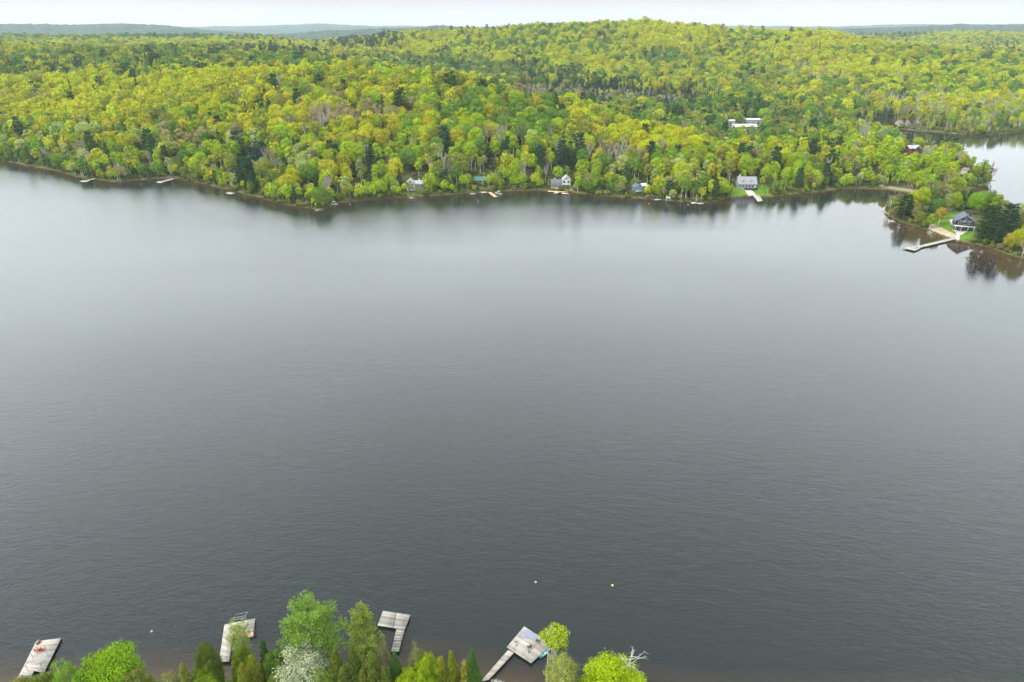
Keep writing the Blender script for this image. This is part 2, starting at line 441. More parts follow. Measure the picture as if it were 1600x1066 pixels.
lee.data.foreach_set("value", np.exp(-np.clip(-sdf(GX, GY, LAND), 0, 400) / 19.0).astype(np.float32))
tag(link("lake_water", wme), "rippled grey lake water", None, None, 'structure')
# ------------------------------------------------------------------ tree shapes
class Geo:
    def __init__(s): s.V, s.Q, s.M, s.n = [], [], [], 0
    def add(s, V, Q, m=0):
        V = np.asarray(V, float).reshape(-1, 3); Q = np.asarray(Q, int).reshape(-1, 4)
        s.V.append(V); s.Q.append(Q + s.n); s.M.append(np.full(len(Q), m)); s.n += len(V)
    def mesh(s, name, mats, smooth=False):
        return mesh_np(name, np.concatenate(s.V), np.concatenate(s.Q), mats=mats, mi=np.concatenate(s.M), smooth=smooth)
def tube(g, pts, rad, n=6, m=0):
    pts = np.asarray(pts, float); k = len(pts)
    rad = np.broadcast_to(np.asarray(rad, float), (k,))
    V = []
    for i in range(k):
        d = pts[min(i + 1, k - 1)] - pts[max(i - 1, 0)]; d /= (np.linalg.norm(d) + 1e-9)
        a = np.cross(d, (0.31, 0.95, 0.05)); a /= np.linalg.norm(a); b = np.cross(d, a)
        for j in range(n):
            t = 2 * math.pi * j / n
            V.append(pts[i] + rad[i] * (math.cos(t) * a + math.sin(t) * b))
    Q = [(i * n + j, i * n + (j + 1) % n, (i + 1) * n + (j + 1) % n, (i + 1) * n + j) for i in range(k - 1) for j in range(n)]
    g.add(V, Q, m)
def unit(v): return v / (np.linalg.norm(v, axis=-1, keepdims=True) + 1e-9)
def cards(g, P, N, hw, hl, rng, jit=0.5, m=0, axis=None):
    """one small four-cornered leaf clump per point, facing roughly along N"""
    n = len(P)
    if n == 0: return
    N = unit(N + rng.normal(0, jit, (n, 3)))
    R = rng.normal(0, 1, (n, 3)) if axis is None else axis + rng.normal(0, 0.25, (n, 3))
    A = unit(R - (R * N).sum(1, keepdims=True) * N); B = np.cross(N, A)
    hl = (hl * rng.uniform(0.6, 1.25, (n, 1))); hw = (hw * rng.uniform(0.6, 1.25, (n, 1)))
    k = rng.uniform(0.55, 1.0, (n, 4, 1))
    V = np.stack([P - A * hl * k[:, 0], P - B * hw * k[:, 1], P + A * hl * k[:, 2], P + B * hw * k[:, 3]], 1)
    V[:, 1] += N * hw * 0.25; V[:, 3] += N * hw * 0.25
    g.add(V.reshape(-1, 3), np.arange(4 * n).reshape(-1, 4), m)
def lobes_of(rng, n, R, H, z0, rmin=0.34, rmax=0.5, shape=1.0):
    """lobe centres over an egg-shaped crown of radius R from z0 to z0+H"""
    C = [(0, 0, z0 + H * 0.62)]; r = [R * 0.52]
    for i in range(n):
        t = (i + 0.5) / n
        el = math.asin(1 - 1.45 * t) if 1 - 1.45 * t > -1 else -1.2
        az = i * 2.399963 + rng.uniform(-0.4, 0.4)
        rr = rng.uniform(rmin, rmax) * R
        k = rng.uniform(0.86, 1.08) if rmin > .25 else rng.uniform(.62, 1.15)
        C.append(((R - rr) * k * math.cos(el) * math.cos(az) * 1.05, (R - rr) * k * math.cos(el) * math.sin(az) * 1.05, z0 + H * 0.5 + (H * 0.5 - rr * 0.7) * math.sin(el) * k))
        r.append(rr)
    return np.array(C), np.array(r)
def lobe_leaves(g, rng, C, r, n, hw, cz, jit=0.28, squash=0.85, inner=0.12, m=0, ragged=0.12):
    w = r ** 2 / (r ** 2).sum()
    k = rng.choice(len(r), int(n * 1.9), p=w)
    D = unit(rng.normal(0, 1, (len(k), 3)))
    P = C[k] + D * r[k][:, None] * np.array([1, 1, squash]) * (1 + rng.normal(0, ragged, (len(k), 1)) - 0.03)
    out = unit(P - np.array([0, 0, cz]))
    ok = (D * out).sum(1) > -0.35
    for j in range(len(r)):
        d = np.linalg.norm((P - C[j]) / np.array([1, 1, squash]), axis=1)
        ok &= (d > r[j] * 0.86) | (k == j) | (rng.random(len(k)) < inner)
    P, D = P[ok][:n], D[ok][:n]
    cards(g, P, D + np.array([0, 0, 0.12]), hw, hw * 1.25, rng, jit, m)
def limbs(g, rng, C, r, base, H, m=0, k=7, rad=0.1):
    for j in range(1, min(k + 1, len(C))):
        z = H * rng.uniform(0.35, 0.7)
        p0 = np.array([0, 0, z]); p2 = C[j]; p1 = (p0 + p2) / 2 + np.array([0, 0, -0.3])
        tube(g, [p0, p1, p2], [rad, rad * .7, rad * .3], 4, m)
def broadleaf(seed, R, H, bole, n, hw, nl=14, birch=False, sparse=False, ragged=0.12, lobe=None):
    rng = np.random.default_rng(seed)
    C, r = lobes_of(rng, nl, R, H - bole, bole, *(lobe or ((0.30, 0.44) if nl > 16 else (0.36, 0.52))))
    g = Geo(); lobe_leaves(g, rng, C, r, n, hw, bole + (H - bole) * 0.45, ragged=ragged)
    t = Geo()
    lean = rng.uniform(-0.4, 0.4, 2)
    rad = 0.022 * H * (0.6 if birch else 0.9)
    tube(t, [(0, 0, -1.2), (lean[0] * .3, lean[1] * .3, H * .35), (lean[0], lean[1], H * .62), (0, 0, H * 0.88)], [rad, rad * .75, rad * .5, rad * .15], 6)
    limbs(t, rng, C, r, bole, H, 0, 8 if n > 2000 else 4, rad * 0.5)
    return g, t
def spruce(seed, R, H, n, hw, bare_base=0.06, power=0.9):
    rng = np.random.default_rng(seed)
    g = Geo(); P, N, A = [], [], []
    tiers = max(8, int(H / 1.1))
    for i in range(tiers):
        f = bare_base + (1 - bare_base) * (i + rng.uniform(-.3, .3)) / tiers
        rr = R * (1 - f) ** power * rng.uniform(0.8, 1.15) + 0.15
        nb = max(4, int(5 + rr * 2.2))
        for b in range(nb):
            az = rng.uniform(0, 6.283); L = rr * rng.uniform(0.75, 1.12)
            k = max(1, int(n / tiers / nb * rng.uniform(0.7, 1.3)))
            s = rng.uniform(0.15, 1.0, k) ** 0.7
            d = np.array([math.cos(az), math.sin(az), 0])
            side = np.array([-d[1], d[0], 0])
            P.append(d * (L * s)[:, None] + side * (rng.normal(0, 0.16, k) * L * (1.1 - s * .6))[:, None] + np.array([0, 0, 1]) * (f * H - 0.22 * L * s + 0.10 * L * s ** 2 + rng.normal(0, .12, k))[:, None])
            N.append(np.tile(d * 0.45 + np.array([0, 0, 0.9]), (k, 1))); A.append(np.tile(d, (k, 1)))
    P.append(np.array([[0, 0, H * (1 - .03 * i)] for i in range(5)])); N.append(np.tile([.6, .2, .3], (5, 1))); A.append(np.tile([0, 0, 1.], (5, 1)))
    cards(g, np.concatenate(P), np.concatenate(N), hw * 0.6, hw * 1.3, rng, 0.35, 0, np.concatenate(A))
    t = Geo(); tube(t, [(0, 0, -1), (0, 0, H * .5), (0, 0, H * .97)], [H * .016, H * .010, 0.03], 6)
    return g, t
def pine(seed, R, H, n, hw, base=0.3, up=0.35):
    """white pine: open crown of separate plumes at the ends of long rising boughs"""
    rng = np.random.default_rng(seed)
    g, t = Geo(), Geo()
    tube(t, [(0, 0, -1), (0.2, 0, H * .5), (0, 0, H * .97)], [H * .018, H * .012, 0.04], 7)
    P, N, A = [], [], []
    nb = 46 if n > 3000 else 26
    for b in range(nb):
        f = base + (1 - base) * (b / nb) ** 0.9
        prof = math.sin(min(1, (1 - f) / (1 - base) * 1.25 + 0.12) * math.pi / 2) ** 0.8
        L = R * prof * rng.uniform(0.6, 1.12) + 0.4
        az = b * 2.399963 + rng.uniform(-.4, .4)
        d = np.array([math.cos(az), math.sin(az), 0]); side = np.array([-d[1], d[0], 0])
        z0 = f * H * 0.97; rise = up * rng.uniform(0.4, 1.3) * L + (f > .85) * 0.6 * L
        tip = d * L + np.array([0, 0, z0 + rise])
        tube(t, [(0, 0, z0 - .2), d * L * .5 + np.array([0, 0, z0 + rise * .3]), tip], [.11, .07, .02], 4)
        sub = 7 if n > 3000 else 4
        for s_ in range(sub):
            s = 0.35 + 0.65 * (s_ + 0.5) / sub
            off = (1 if s_ % 2 else -1) * L * 0.30 * (1.15 - s) * rng.uniform(.5, 1.2)
            c = d * L * s + side * off + np.array([0, 0, z0 + rise * s ** 1.3 + rng.uniform(0, .3)])
            rr = (0.16 * R + 0.35) * rng.uniform(.65, 1.1)
            k = max(3, int(n / nb / sub))
            D = unit(rng.normal(0, 1, (k, 3)) + np.array([0, 0, .55]) + d * .5)
            q = rng.uniform(.2, 1, (k, 1)) ** .5
            P.append(c + D * rr * q * np.array([1, 1, .6])); N.append(np.cross(D, rng.normal(0, 1, (k, 3))) + np.array([0, 0, .7])); A.append(D)
    cards(g, np.concatenate(P), np.concatenate(N), hw * 0.45, hw * 1.5, rng, 0.3, 0, np.concatenate(A))
    return g, t
def cedar(seed, R, H, n, hw):
    """white cedar: dense blunt cone made of upright sprays"""
    rng = np.random.default_rng(seed)
    C, r = [], []
    k = 46
    for i in range(k):
        f = (i / k) ** 0.8
        prof = (1 - f) ** 0.62 * (0.75 + .25 * min(1, f * 6))
        az = i * 2.399963; rr = R * (0.17 + .16 * (1 - f)) * rng.uniform(.7, 1.5)
        C.append((math.cos(az) * (R * prof - rr * .6) * rng.uniform(.85, 1.1), math.sin(az) * (R * prof - rr * .6) * rng.uniform(.7, 1.3), 0.6 + f * (H - rr * 1.7)))
        r.append(rr)
    C, r = np.array(C), np.array(r)
    g = Geo(); w = r ** 2 / (r ** 2).sum()
    kk = rng.choice(len(r), int(n * 1.5), p=w); D = unit(rng.normal(0, 1, (len(kk), 3)))
    P = C[kk] + D * r[kk][:, None] * np.array([1, 1, 1.7]) * (1 + rng.normal(0, .2, (len(kk), 1)))
    out = P * np.array([1, 1, 0]); ok = ((D * unit(out + [0, 0, .3])).sum(1) > -.2)
    P, D = P[ok][:n], D[ok][:n]
    cards(g, P, D + [0, 0, .2], hw * .6, hw * 1.4, rng, .4, 0, np.tile([0, 0, 1.], (len(P), 1)) + unit(D) * .5)
    t = Geo(); tube(t, [(0, 0, -1), (0, 0, H * .5), (0, 0, H * .9)], [H * .018, H * .012, 0.03], 6)
    return g, t
def bare(seed, R, H, n, tw, bole=0.3):
    """leafless crown: a haze of rising twigs on pale limbs"""
    rng = np.random.default_rng(seed)
    g, t = Geo(), Geo()
    rad = H * .014
    tube(t, [(0, 0, -1), (.1, .1, H * .4), (0, 0, H * .8)], [rad, rad * .7, rad * .2], 6)
    nb = 16 if n > 1500 else 10
    P, A = [], []
    for b in range(nb):
        az = b * 2.4 + rng.uniform(-.4, .4); f = rng.uniform(bole, .8)
        e = np.array([math.cos(az) * R * rng.uniform(.5, .95), math.sin(az) * R * rng.uniform(.5, .95), H * min(.97, f + rng.uniform(.2, .45))])
        p0 = np.array([0, 0, f * H * .8]); mid = (p0 + e) / 2 + np.array([0, 0, -.05 * H]) * 0 + np.array([math.cos(az), math.sin(az), 0]) * R * .12
        tube(t, [p0, mid, e], [rad * .45, rad * .3, rad * .08], 4)
        k = n // nb
        s = rng.uniform(.35, 1.05, k)[:, None]
        q = p0 * (1 - s) + e * s
        D = unit(rng.normal(0, .55, (k, 3)) + unit(e - p0) * .8 + np.array([0, 0, .6]))
        L = rng.uniform(.3, 1.0, (k, 1)) * R * .28
        P.append(q + D * L); A.append(D)
    P, A = np.concatenate(P), np.concatenate(A)
    Nn = unit(np.cross(A, rng.normal(0, 1, A.shape)))
    cards(g, P, Nn, tw, R * .19, rng, .05, 0, A)
    return g, t

# mesh library: far (in the wood) and mid (along the shores) versions of each kind
def pack(name, gt, leafm, barkm):
    g, t = gt
    return g.mesh(name + "_crown", [leafm]), t.mesh(name + "_trunk", [barkm], True)
def merged(name, gt, leafm, barkm):
    g, t = gt
    nv = g.n
    V = np.concatenate(g.V + t.V); Q = np.concatenate(g.Q + [q + nv for q in t.Q])
    mi = np.concatenate([np.zeros(sum(len(q) for q in g.Q)), np.ones(sum(len(q) for q in t.Q))])
    return mesh_np(name, V, Q, mats=[leafm, barkm], mi=mi)
MID, FAR = {}, {}
MID['broad'] = [pack("broadleaf", broadleaf(10 + i, R, H, H * b * .45, 2900, 0.36, nl, ragged=.14), M_LEAF, M_BARK) for i, (R, H, b, nl) in enumerate([(6.0, 15, .25, 16), (5.4, 16.5, .3, 13), (6.4, 14.5, .2, 20), (5.0, 15.5, .28, 14)])]
MID['birch'] = [pack("birch", broadleaf(30 + i, R, H, H * .2, 1900, 0.34, nl, True, ragged=.2), M_LEAF, M_BIRCH) for i, (R, H, nl) in enumerate([(3.4, 15, 11), (3.9, 17, 13), (3.0, 14, 9)])]
MID['conifer'] = [pack("conifer", x, M_NEEDLE, M_BARK) for x in (spruce(50, 3.2, 17, 2600, .42), spruce(51, 2.7, 15, 2200, .40), pine(52, 4.2, 19, 4200, .42, .15, .12), spruce(54, 3.6, 17, 3000, .42, .05, .75))]
MID['bare'] = [pack("bare_tree", bare(70 + i, R, H, 1500, .065), M_TWIG, M_BIRCH) for i, (R, H) in enumerate([(3.6, 15), (3.0, 16.5), (4.2, 14)])]
FAR['broad'] = [merged("broadleaf_far_%d" % i, broadleaf(110 + i, R, H, H * .12, 640, 0.66, nl, ragged=.08), M_LEAF, M_BARK) for i, (R, H, nl) in enumerate([(6.2, 15, 13), (5.6, 16.5, 11), (6.6, 14.5, 15), (5.2, 15.5, 12)])] + [merged("broadleaf_loose_%d" % i, broadleaf(120 + i, R, H, H * .12, 600, 0.6, nl, ragged=.16, lobe=(.2, .4)), M_LEAF, M_BARK) for i, (R, H, nl) in enumerate([(5.8, 17, 19), (6.4, 14, 24), (4.8, 18, 17)])]
FAR['birch'] = [merged("birch_far_%d" % i, broadleaf(130 + i, R, H, H * .2, 460, 0.55, nl, True, ragged=.15), M_LEAF, M_BIRCH) for i, (R, H, nl) in enumerate([(3.5, 15, 9), (4.0, 17, 10), (3.2, 14, 8)])]
FAR['conifer'] = [merged("conifer_far_%d" % i, x, M_NEEDLE, M_BARK) for i, x in enumerate((spruce(150, 3.2, 17, 520, .75), spruce(151, 2.7, 15, 460, .7), pine(152, 4.0, 18, 800, .8, .2, .1), spruce(153, 3.0, 16, 500, .7)))]
FAR['bare'] = [merged("bare_far_%d" % i, bare(170 + i, R, H, 420, .11), M_TWIG, M_BIRCH) for i, (R, H) in enumerate([(3.6, 15), (3.0, 16.5), (4.2, 14)])]

# ------------------------------------------------------------------ what grows where (places read off the photograph)
CON = [(392, 262, 30, 32, .85), (150, 232, 22, 10, .6), (60, 252, 40, 16, .5), (30, 235, 30, 14, .3), (418, 168, 26, 18, .75), (330, 90, 30, 12, .3), (575, 70, 75, 13, .8), (430, 86, 60, 9, .6), (350, 84, 40, 10, .45), (240, 104, 20, 10, .6),
       (205, 128, 20, 10, .6), (110, 105, 50, 14, .3), (860, 122, 60, 10, .85), (960, 135, 60, 8, .9), (1030, 144, 30, 8, .8), (820, 100, 30, 14, .6), (628, 172, 20, 16, .75), (497, 140, 14, 12, .6), (872, 175, 26, 20, .6), (1085, 148, 20, 12, .85), (1110, 156, 18, 10, .8), (1040, 158, 22, 16, .7),
       (1075, 178, 14, 14, .6), (1110, 190, 12, 12, .5), (890, 246, 18, 16, .85), (848, 248, 10, 16, .7), (1345, 185, 12, 12, .9), (1385, 182, 18, 10, .9), (1480, 226, 25, 6, .9), (1440, 232, 14, 8, .6), (1200, 232, 70, 24, .28), (1290, 250, 70, 40, .26), (1110, 292, 18, 14, .6), (1140, 200, 10, 10, .6),
       (1215, 262, 10, 14, .8), (1400, 58, 70, 6, .5), (1560, 80, 50, 14, .35), (1130, 44, 60, 8, .5), (700, 100, 40, 20, .25), (760, 70, 60, 20, .2), (770, 252, 14, 12, .5), (530, 295, 12, 10, .6), (460, 262, 10, 12, .3),
       (1170, 172, 80, 8, .5), (1010, 290, 14, 10, .4), (920, 60, 80, 8, .15), (1230, 70, 60, 10, .3), (1060, 250, 60, 10, .12), (480, 92, 30, 6, .6), (1120, 80, 60, 14, .2), (360, 200, 20, 10, .2)]
BARE = [(520, 186, 75, 20, .5), (470, 200, 20, 12, .5), (955, 242, 48, 10, .9), (1000, 246, 30, 10, .7), (682, 258, 24, 10, .8), (648, 262, 12, 10, .6), (580, 240, 14, 10, .6), (432, 256, 14, 12, .8), (1330, 178, 90, 10, .35), (1460, 165, 90, 12, .5), (1560, 170, 50, 14, .45),
        (780, 222, 30, 12, .5), (810, 215, 15, 10, .6), (262, 240, 14, 12, .6), (1045, 285, 10, 10, .5), (1410, 190, 40, 8, .4), (1290, 125, 40, 14, .35), (1240, 112, 40, 12, .3), (1070, 275, 14, 12, .4), (1350, 214, 40, 6, .5), (270, 160, 20, 8, .3), (210, 142, 22, 6, .4), (1520, 196, 80, 8, .35), (400, 155, 30, 6, .3)]
BROWN = [(950, 150, 110, 10, .9), (1060, 158, 30, 8, .8), (870, 140, 60, 6, .9), (1330, 262, 16, 14, .6), (1045, 302, 12, 12, .7), (1115, 300, 14, 14, .6), (540, 185, 70, 24, .6), (550, 275, 18, 14, .6), (560, 250, 20, 10, .3), (1280, 290, 40, 8, .4), (1180, 250, 10, 8, .5), (50, 160, 60, 10, .3), (300, 215, 60, 20, .25), (1450, 185, 60, 10, .4), (190, 270, 20, 8, .5), (970, 290, 14, 10, .4), (1250, 292, 50, 8, .3)]
LIME = [(700, 225, 60, 22, .5), (600, 290, 60, 16, .8), (700, 285, 60, 16, .7), (330, 250, 60, 20, .7), (740, 200, 60, 30, .3), (480, 285, 60, 20, .5), (830, 275, 60, 18, .6), (920, 275, 30, 18, .8), (1050, 265, 60, 22, .5), (1220, 268, 70, 22, .8), (1380, 262, 90, 26, .8), (1470, 262, 50, 26, .9), (1180, 220, 90, 14, .5), (1330, 222, 80, 10, .5), (650, 112, 60, 12, .4), (560, 120, 40, 10, .3), (850, 115, 60, 20, .3)]
GREEN = [(860, 60, 60, 30, .5), (950, 70, 40, 30, .4), (720, 100, 60, 16, .4), (1160, 160, 120, 18, .6), (1300, 160, 120, 12, .4), (1130, 210, 60, 16, .5), (1500, 195, 100, 10, .4), (1200, 290, 60, 12, .4), (60, 245, 80, 16, .8), (120, 262, 30, 12, .6), (240, 262, 60, 14, .4), (980, 285, 60, 14, .5), (200, 52, 400, 14, .85), (1400, 225, 60, 10, .3), (1260, 150, 100, 14, .4), (780, 150, 60, 12, .2), (190, 245, 20, 10, .5)]
OLIVEZ = [(300, 88, 330, 13, .6), (780, 128, 90, 12, .6), (1130, 200, 120, 16, .4), (1000, 168, 110, 12, .55), (1250, 150, 160, 14, .4), (620, 98, 120, 8, .5), (1450, 190, 130, 12, .5)]
DEEP = [(60, 57, 190, 9, .95), (250, 58, 190, 9, .95), (420, 60, 110, 9, .9), (870, 140, 120, 9, .4), (1090, 168, 60, 10, .5), (840, 60, 40, 20, .3), (760, 110, 60, 10, .35), (1210, 170, 80, 10, .35)]
def zone(Z, px, py):
    p = np.zeros(px.shape)
    for cx, cy, rx, ry, a in Z:
        p = np.maximum(p, a * np.exp(-((((px - cx) / rx) ** 2 + ((py - cy) / ry) ** 2) ** 1.5)))
    return p
# picture rectangles (x0, y0, x1, y1) where a building or jetty stands in the open: (rect, ground distance)
OPEN = [((634, 273, 662, 292), at(648, 296)[1]), ((744, 272, 757, 285), at(750, 288, 2)[1]), ((864, 274, 892, 292), at(878, 293, 2)[1]), ((992, 287, 1006, 301), at(998, 303, 2)[1]),
        ((1151, 270, 1184, 300), at(1167, 295, 2)[1]), ((1148, 292, 1200, 318), at(1170, 304)[1]), ((1418, 227, 1440, 238), at(1429, 241, 4)[1]), ((1406, 183, 1438, 195), at(1420, 199, 3)[1]), ((1139, 187, 1148, 193), at(1150, 198, 4)[1]),
        ((1152, 190, 1184, 203), at(1168, 206, 4)[1]), ((1166, 186, 1192, 191), at(1178, 194, 4)[1]), ((1214, 186, 1230, 195), at(1215, 203, 4)[1]), ((1478, 330, 1528, 372), at(1508, 372)[1]), ((1508, 262, 1517, 272), at(1512, 272)[1]),
        ((750, 292, 785, 310), at(767, 302)[1]), ((852, 294, 892, 306), at(870, 300)[1]), ((1000, 283, 1014, 294), at(1007, 300, 2)[1])]
BOG = [(950, 149, 150, 13), (860, 138, 60, 9), (1060, 160, 40, 8)]
rng = np.random.default_rng(2024)
def scatter():
    P = []
    y = 235.0
    while y < 3000:
        s = 8.3 if y < 1000 else (8.8 if y < 1700 else 10.0)
        half = y * 0.80 + 60
        xs = np.arange(-half, half, s)
        P.append(np.stack([xs + rng.uniform(-.46, .46, len(xs)) * s, np.full(len(xs), y) + rng.uniform(-.46, .46, len(xs)) * s, np.full(len(xs), s)], 1))
        y += s * 0.92
    Q = rng.uniform(0, 1, (26000, 2)); Q = np.stack([-560 + Q[:, 0] * 1260, 300 + Q[:, 1] * 520], 1)
    q = sdf(Q[:, 0], Q[:, 1], LAND); Q = Q[(q > .8) & (q < 13)]
    P.append(np.concatenate([Q[::1][:2600], np.full((len(Q[:2600]), 1), 8.4)], 1))
    P = np.concatenate(P)
    sd = np.full(len(P), 500.0)
    m = P[:, 1] < 1000
    sd[m] = sdf(P[m, 0], P[m, 1], LAND)
    P, sd = P[sd > 0.9], sd[sd > 0.9]
    z = ground(P[:, 0], P[:, 1])
    return P, sd, z
P, SD, Zg = scatter()
N_ = len(P)
px, py, dep = project(np.stack([P[:, 0], P[:, 1], Zg + 8], 1))
size = (P[:, 2] / 8.9) * rng.uniform(.68, 1.34, N_) * np.where(SD < 12, rng.uniform(.5, .85, N_), 1.0) * np.where(SD < 40, .95, 1.08)
bog = zone([(a, b, c, d, 1.0) for a, b, c, d in BOG], px, py) > .35
size = np.where(bog & (P[:, 1] > 800), size * .5, size)
size = np.where((P[:, 0] > 180) & (P[:, 1] < 900), size * .86, size)
kind = np.zeros(N_, int)                                   # 0 broad 1 birch 2 conifer 3 bare
u = rng.random(N_)
lf = fbm(P[:, 0], P[:, 1], 150, 77, 3)
shore = SD < 70
pb = np.where(shore, .42, .05) + np.where((px > 1080) & (P[:, 1] < 900), .25, 0)
kind = np.where(u < pb, 1, 0)
u = rng.random(N_); kind = np.where(u < np.maximum(zone(BARE, px, py) * (1.2 - .4 * (lf > 0)), np.where(shore, .05, .02)), 3, kind)
u = rng.random(N_); kind = np.where(u < np.maximum(zone(CON, px, py), np.where(shore, .10, .03 + .07 * (lf > .2))), 2, kind)
kind = np.where(bog & (rng.random(N_) < .35), 2, kind)
kind = np.where(bog & (rng.random(N_) < .25), 3, kind)
_a = P[:, 0] / P[:, 1]
D1_, D3_, D4_ = np.interp(_a, FA[1], FD[1]), np.interp(_a, FA[3], FD[3]), np.interp(_a, FA[4], FD[4])
dale = ((P[:, 1] > D1_ + 25) & (P[:, 1] < D3_ - 40) & (_a > -.9) & (_a < .45)) | ((P[:, 1] > D3_ + 40) & (P[:, 1] < D4_ + 120) & (_a < .1))
kind = np.where(dale & (rng.random(N_) < np.where(P[:, 1] < D1_ + 110, .26, .14)), 2, kind)
# keep the buildings, lawns and jetties clear; the peninsula is planted by hand below
top_h = 15.0 * size
pxt, pyt, _ = project(np.stack([P[:, 0], P[:, 1], Zg + top_h], 1))
pxb, pyb, dpb = project(np.stack([P[:, 0], P[:, 1], Zg], 1))
hw_ = 5.2 * size * F / dpb
keep = np.ones(N_, bool)
for (x0, y0, x1, y1), yd in OPEN:
    keep &= ~((P[:, 1] < yd + 9) & (pxt + hw_ * .8 > x0) & (pxt - hw_ * .8 < x1) & (pyt < y0 + .55 * (y1 - y0)) & (pyb > y0 + 1))
PEN = at(1384, 326)
keep &= ~((P[:, 1] < at(1440, 303)[1]) & (P[:, 0] > at(1384, 330)[0] - 12))
keep &= ~((pyb > 288) & (pyb < 302) & (pxb > 1376) & (pxb < 1470) & (SD < 6))                      # the lane by the inlet
rock = zone([(222, 146, 26, 8, 1.), (272, 166, 20, 5, 1.), (400, 148, 20, 5, 1.)], px, py)
thin = zone([(520, 188, 60, 18, .55)], px, py)
keep &= (rng.random(N_) > rock * 1.1) & (rng.random(N_) > thin)
lim = np.interp(px, [1395, 1400, 1440, 1441, 1500, 1501, 1515], [200, 211, 213, 219, 220, 232, 238])
keep &= ~((px > 1398) & (px < 1516) & (P[:, 1] < at(1440, 224)[1]) & (pyb < 262) & (pyt < lim) & (kind != 2))
keep &= ~((px > 1512) & (pyb < 300) & (pyb > 250) & (rng.random(N_) < .6))
# back slopes that no place near the camera can see carry no trees
P, SD, Zg, px, py, dep, size, kind, bog, lf, pxb, pyb, pxt, pyt, shore, dale = [a[keep] for a in (P, SD, Zg, px, py, dep, size, kind, bog, lf, pxb, pyb, pxt, pyt, shore, dale)]
N_ = len(P)
PAL = {'deep': (0.055, 0.105, 0.025), 'yellow': (0.275, 0.300, 0.012), 'gold': (0.268, 0.262, 0.016), 'lime': (0.185, 0.262, 0.012), 'green': (0.085, 0.155, 0.022), 'olive': (0.155, 0.178, 0.024), 'brown': (0.185, 0.165, 0.065),
       'pale': (0.23, 0.27, 0.075), 'dark': (0.030, 0.065, 0.022), 'blue': (0.032, 0.062, 0.035), 'grey': (0.24, 0.22, 0.17)}
cn = list(PAL)
col = np.zeros(N_, int)
u = rng.random(N_) * .62 + lf * .95 + .16
col = np.select([u < .50, u < .66, u < .84, u < .93], [cn.index('yellow'), cn.index('gold'), cn.index('olive'), cn.index('lime')], cn.index('green'))
us = rng.random(N_)
col = np.where(shore | ((px > 1100) & (P[:, 1] < 900)), np.select([us < .14, us < .42, us < .62, us < .78, us < .90], [cn.index('yellow'), cn.index('lime'), cn.index('olive'), cn.index('green'), cn.index('pale')], cn.index('gold')), col)
for Zs, nm in ((LIME, 'lime'), (GREEN, 'green'), (BROWN, 'brown'), (OLIVEZ, 'olive'), (DEEP, 'deep')):
    col = np.where(rng.random(N_) < zone(Zs, px, py), cn.index(nm), col)
lf2 = fbm(P[:, 0], P[:, 1], 260, 131, 3)
back = (P[:, 1] > 1000) & (lf2 > .12)
col = np.where(back & (rng.random(N_) < .5), rng.choice([cn.index('green'), cn.index('olive'), cn.index('lime'), cn.index('deep')], N_, p=[.4, .25, .2, .15]), col)
col = np.where(dale & (rng.random(N_) < .62), rng.choice([cn.index('green'), cn.index('olive'), cn.index('deep')], N_, p=[.45, .35, .2]), col)
col = np.where(bog & (rng.random(N_) < .6), cn.index('brown'), col)
col = np.where(kind == 2, np.where(rng.random(N_) < .6, cn.index('dark'), cn.index('blue')), col)
col = np.where(kind == 3, np.where(rng.random(N_) < .6, cn.index('grey'), cn.index('brown')), col)
tint = 1.27 * np.array([PAL[c] for c in cn])[col] * rng.uniform(.86, 1.14, (N_, 1)) * (1 + rng.normal(0, .05, (N_, 3)))
tint = np.clip(tint, .01, .8)

KN = ['broad', 'birch', 'conifer', 'bare']
ROTZ = rng.uniform(0, 6.283, N_)
# individual trees: the ones that show largest in the picture, up to 300 of each kind
inframe = (px > -6) & (px < 1606) & (pyb < 1070) & (P[:, 1] < 760)
score = np.where(inframe, size * np.where(kind == 1, .8, 1) / dep, 0)
QUOTA = {0: 265, 1: 235, 2: 215, 3: 200}
single = np.zeros(N_, bool)
for k, q in QUOTA.items():
    idx = np.where((kind == k) & (score > 0))[0]
    idx = idx[np.argsort(-score[idx])][:q]
    single[idx] = True
CW = {'yellow': "yellow-green", 'gold': "golden-green", 'lime': "bright lime-green", 'deep': "deep green", 'green': "mid-green", 'olive': "olive-green", 'brown': "brownish", 'pale': "pale green", 'dark': "dark green", 'blue': "blue-green", 'grey': "grey"}
KW = {0: ("broadleaf_tree", "broadleaf tree with a full rounded crown", "broadleaf tree"), 1: ("birch_tree", "slender tree with a pale trunk", "birch tree"), 2: ("conifer_tree", "conifer", "conifer"), 3: ("bare_tree", "leafless tree with pale twigs", "bare tree")}
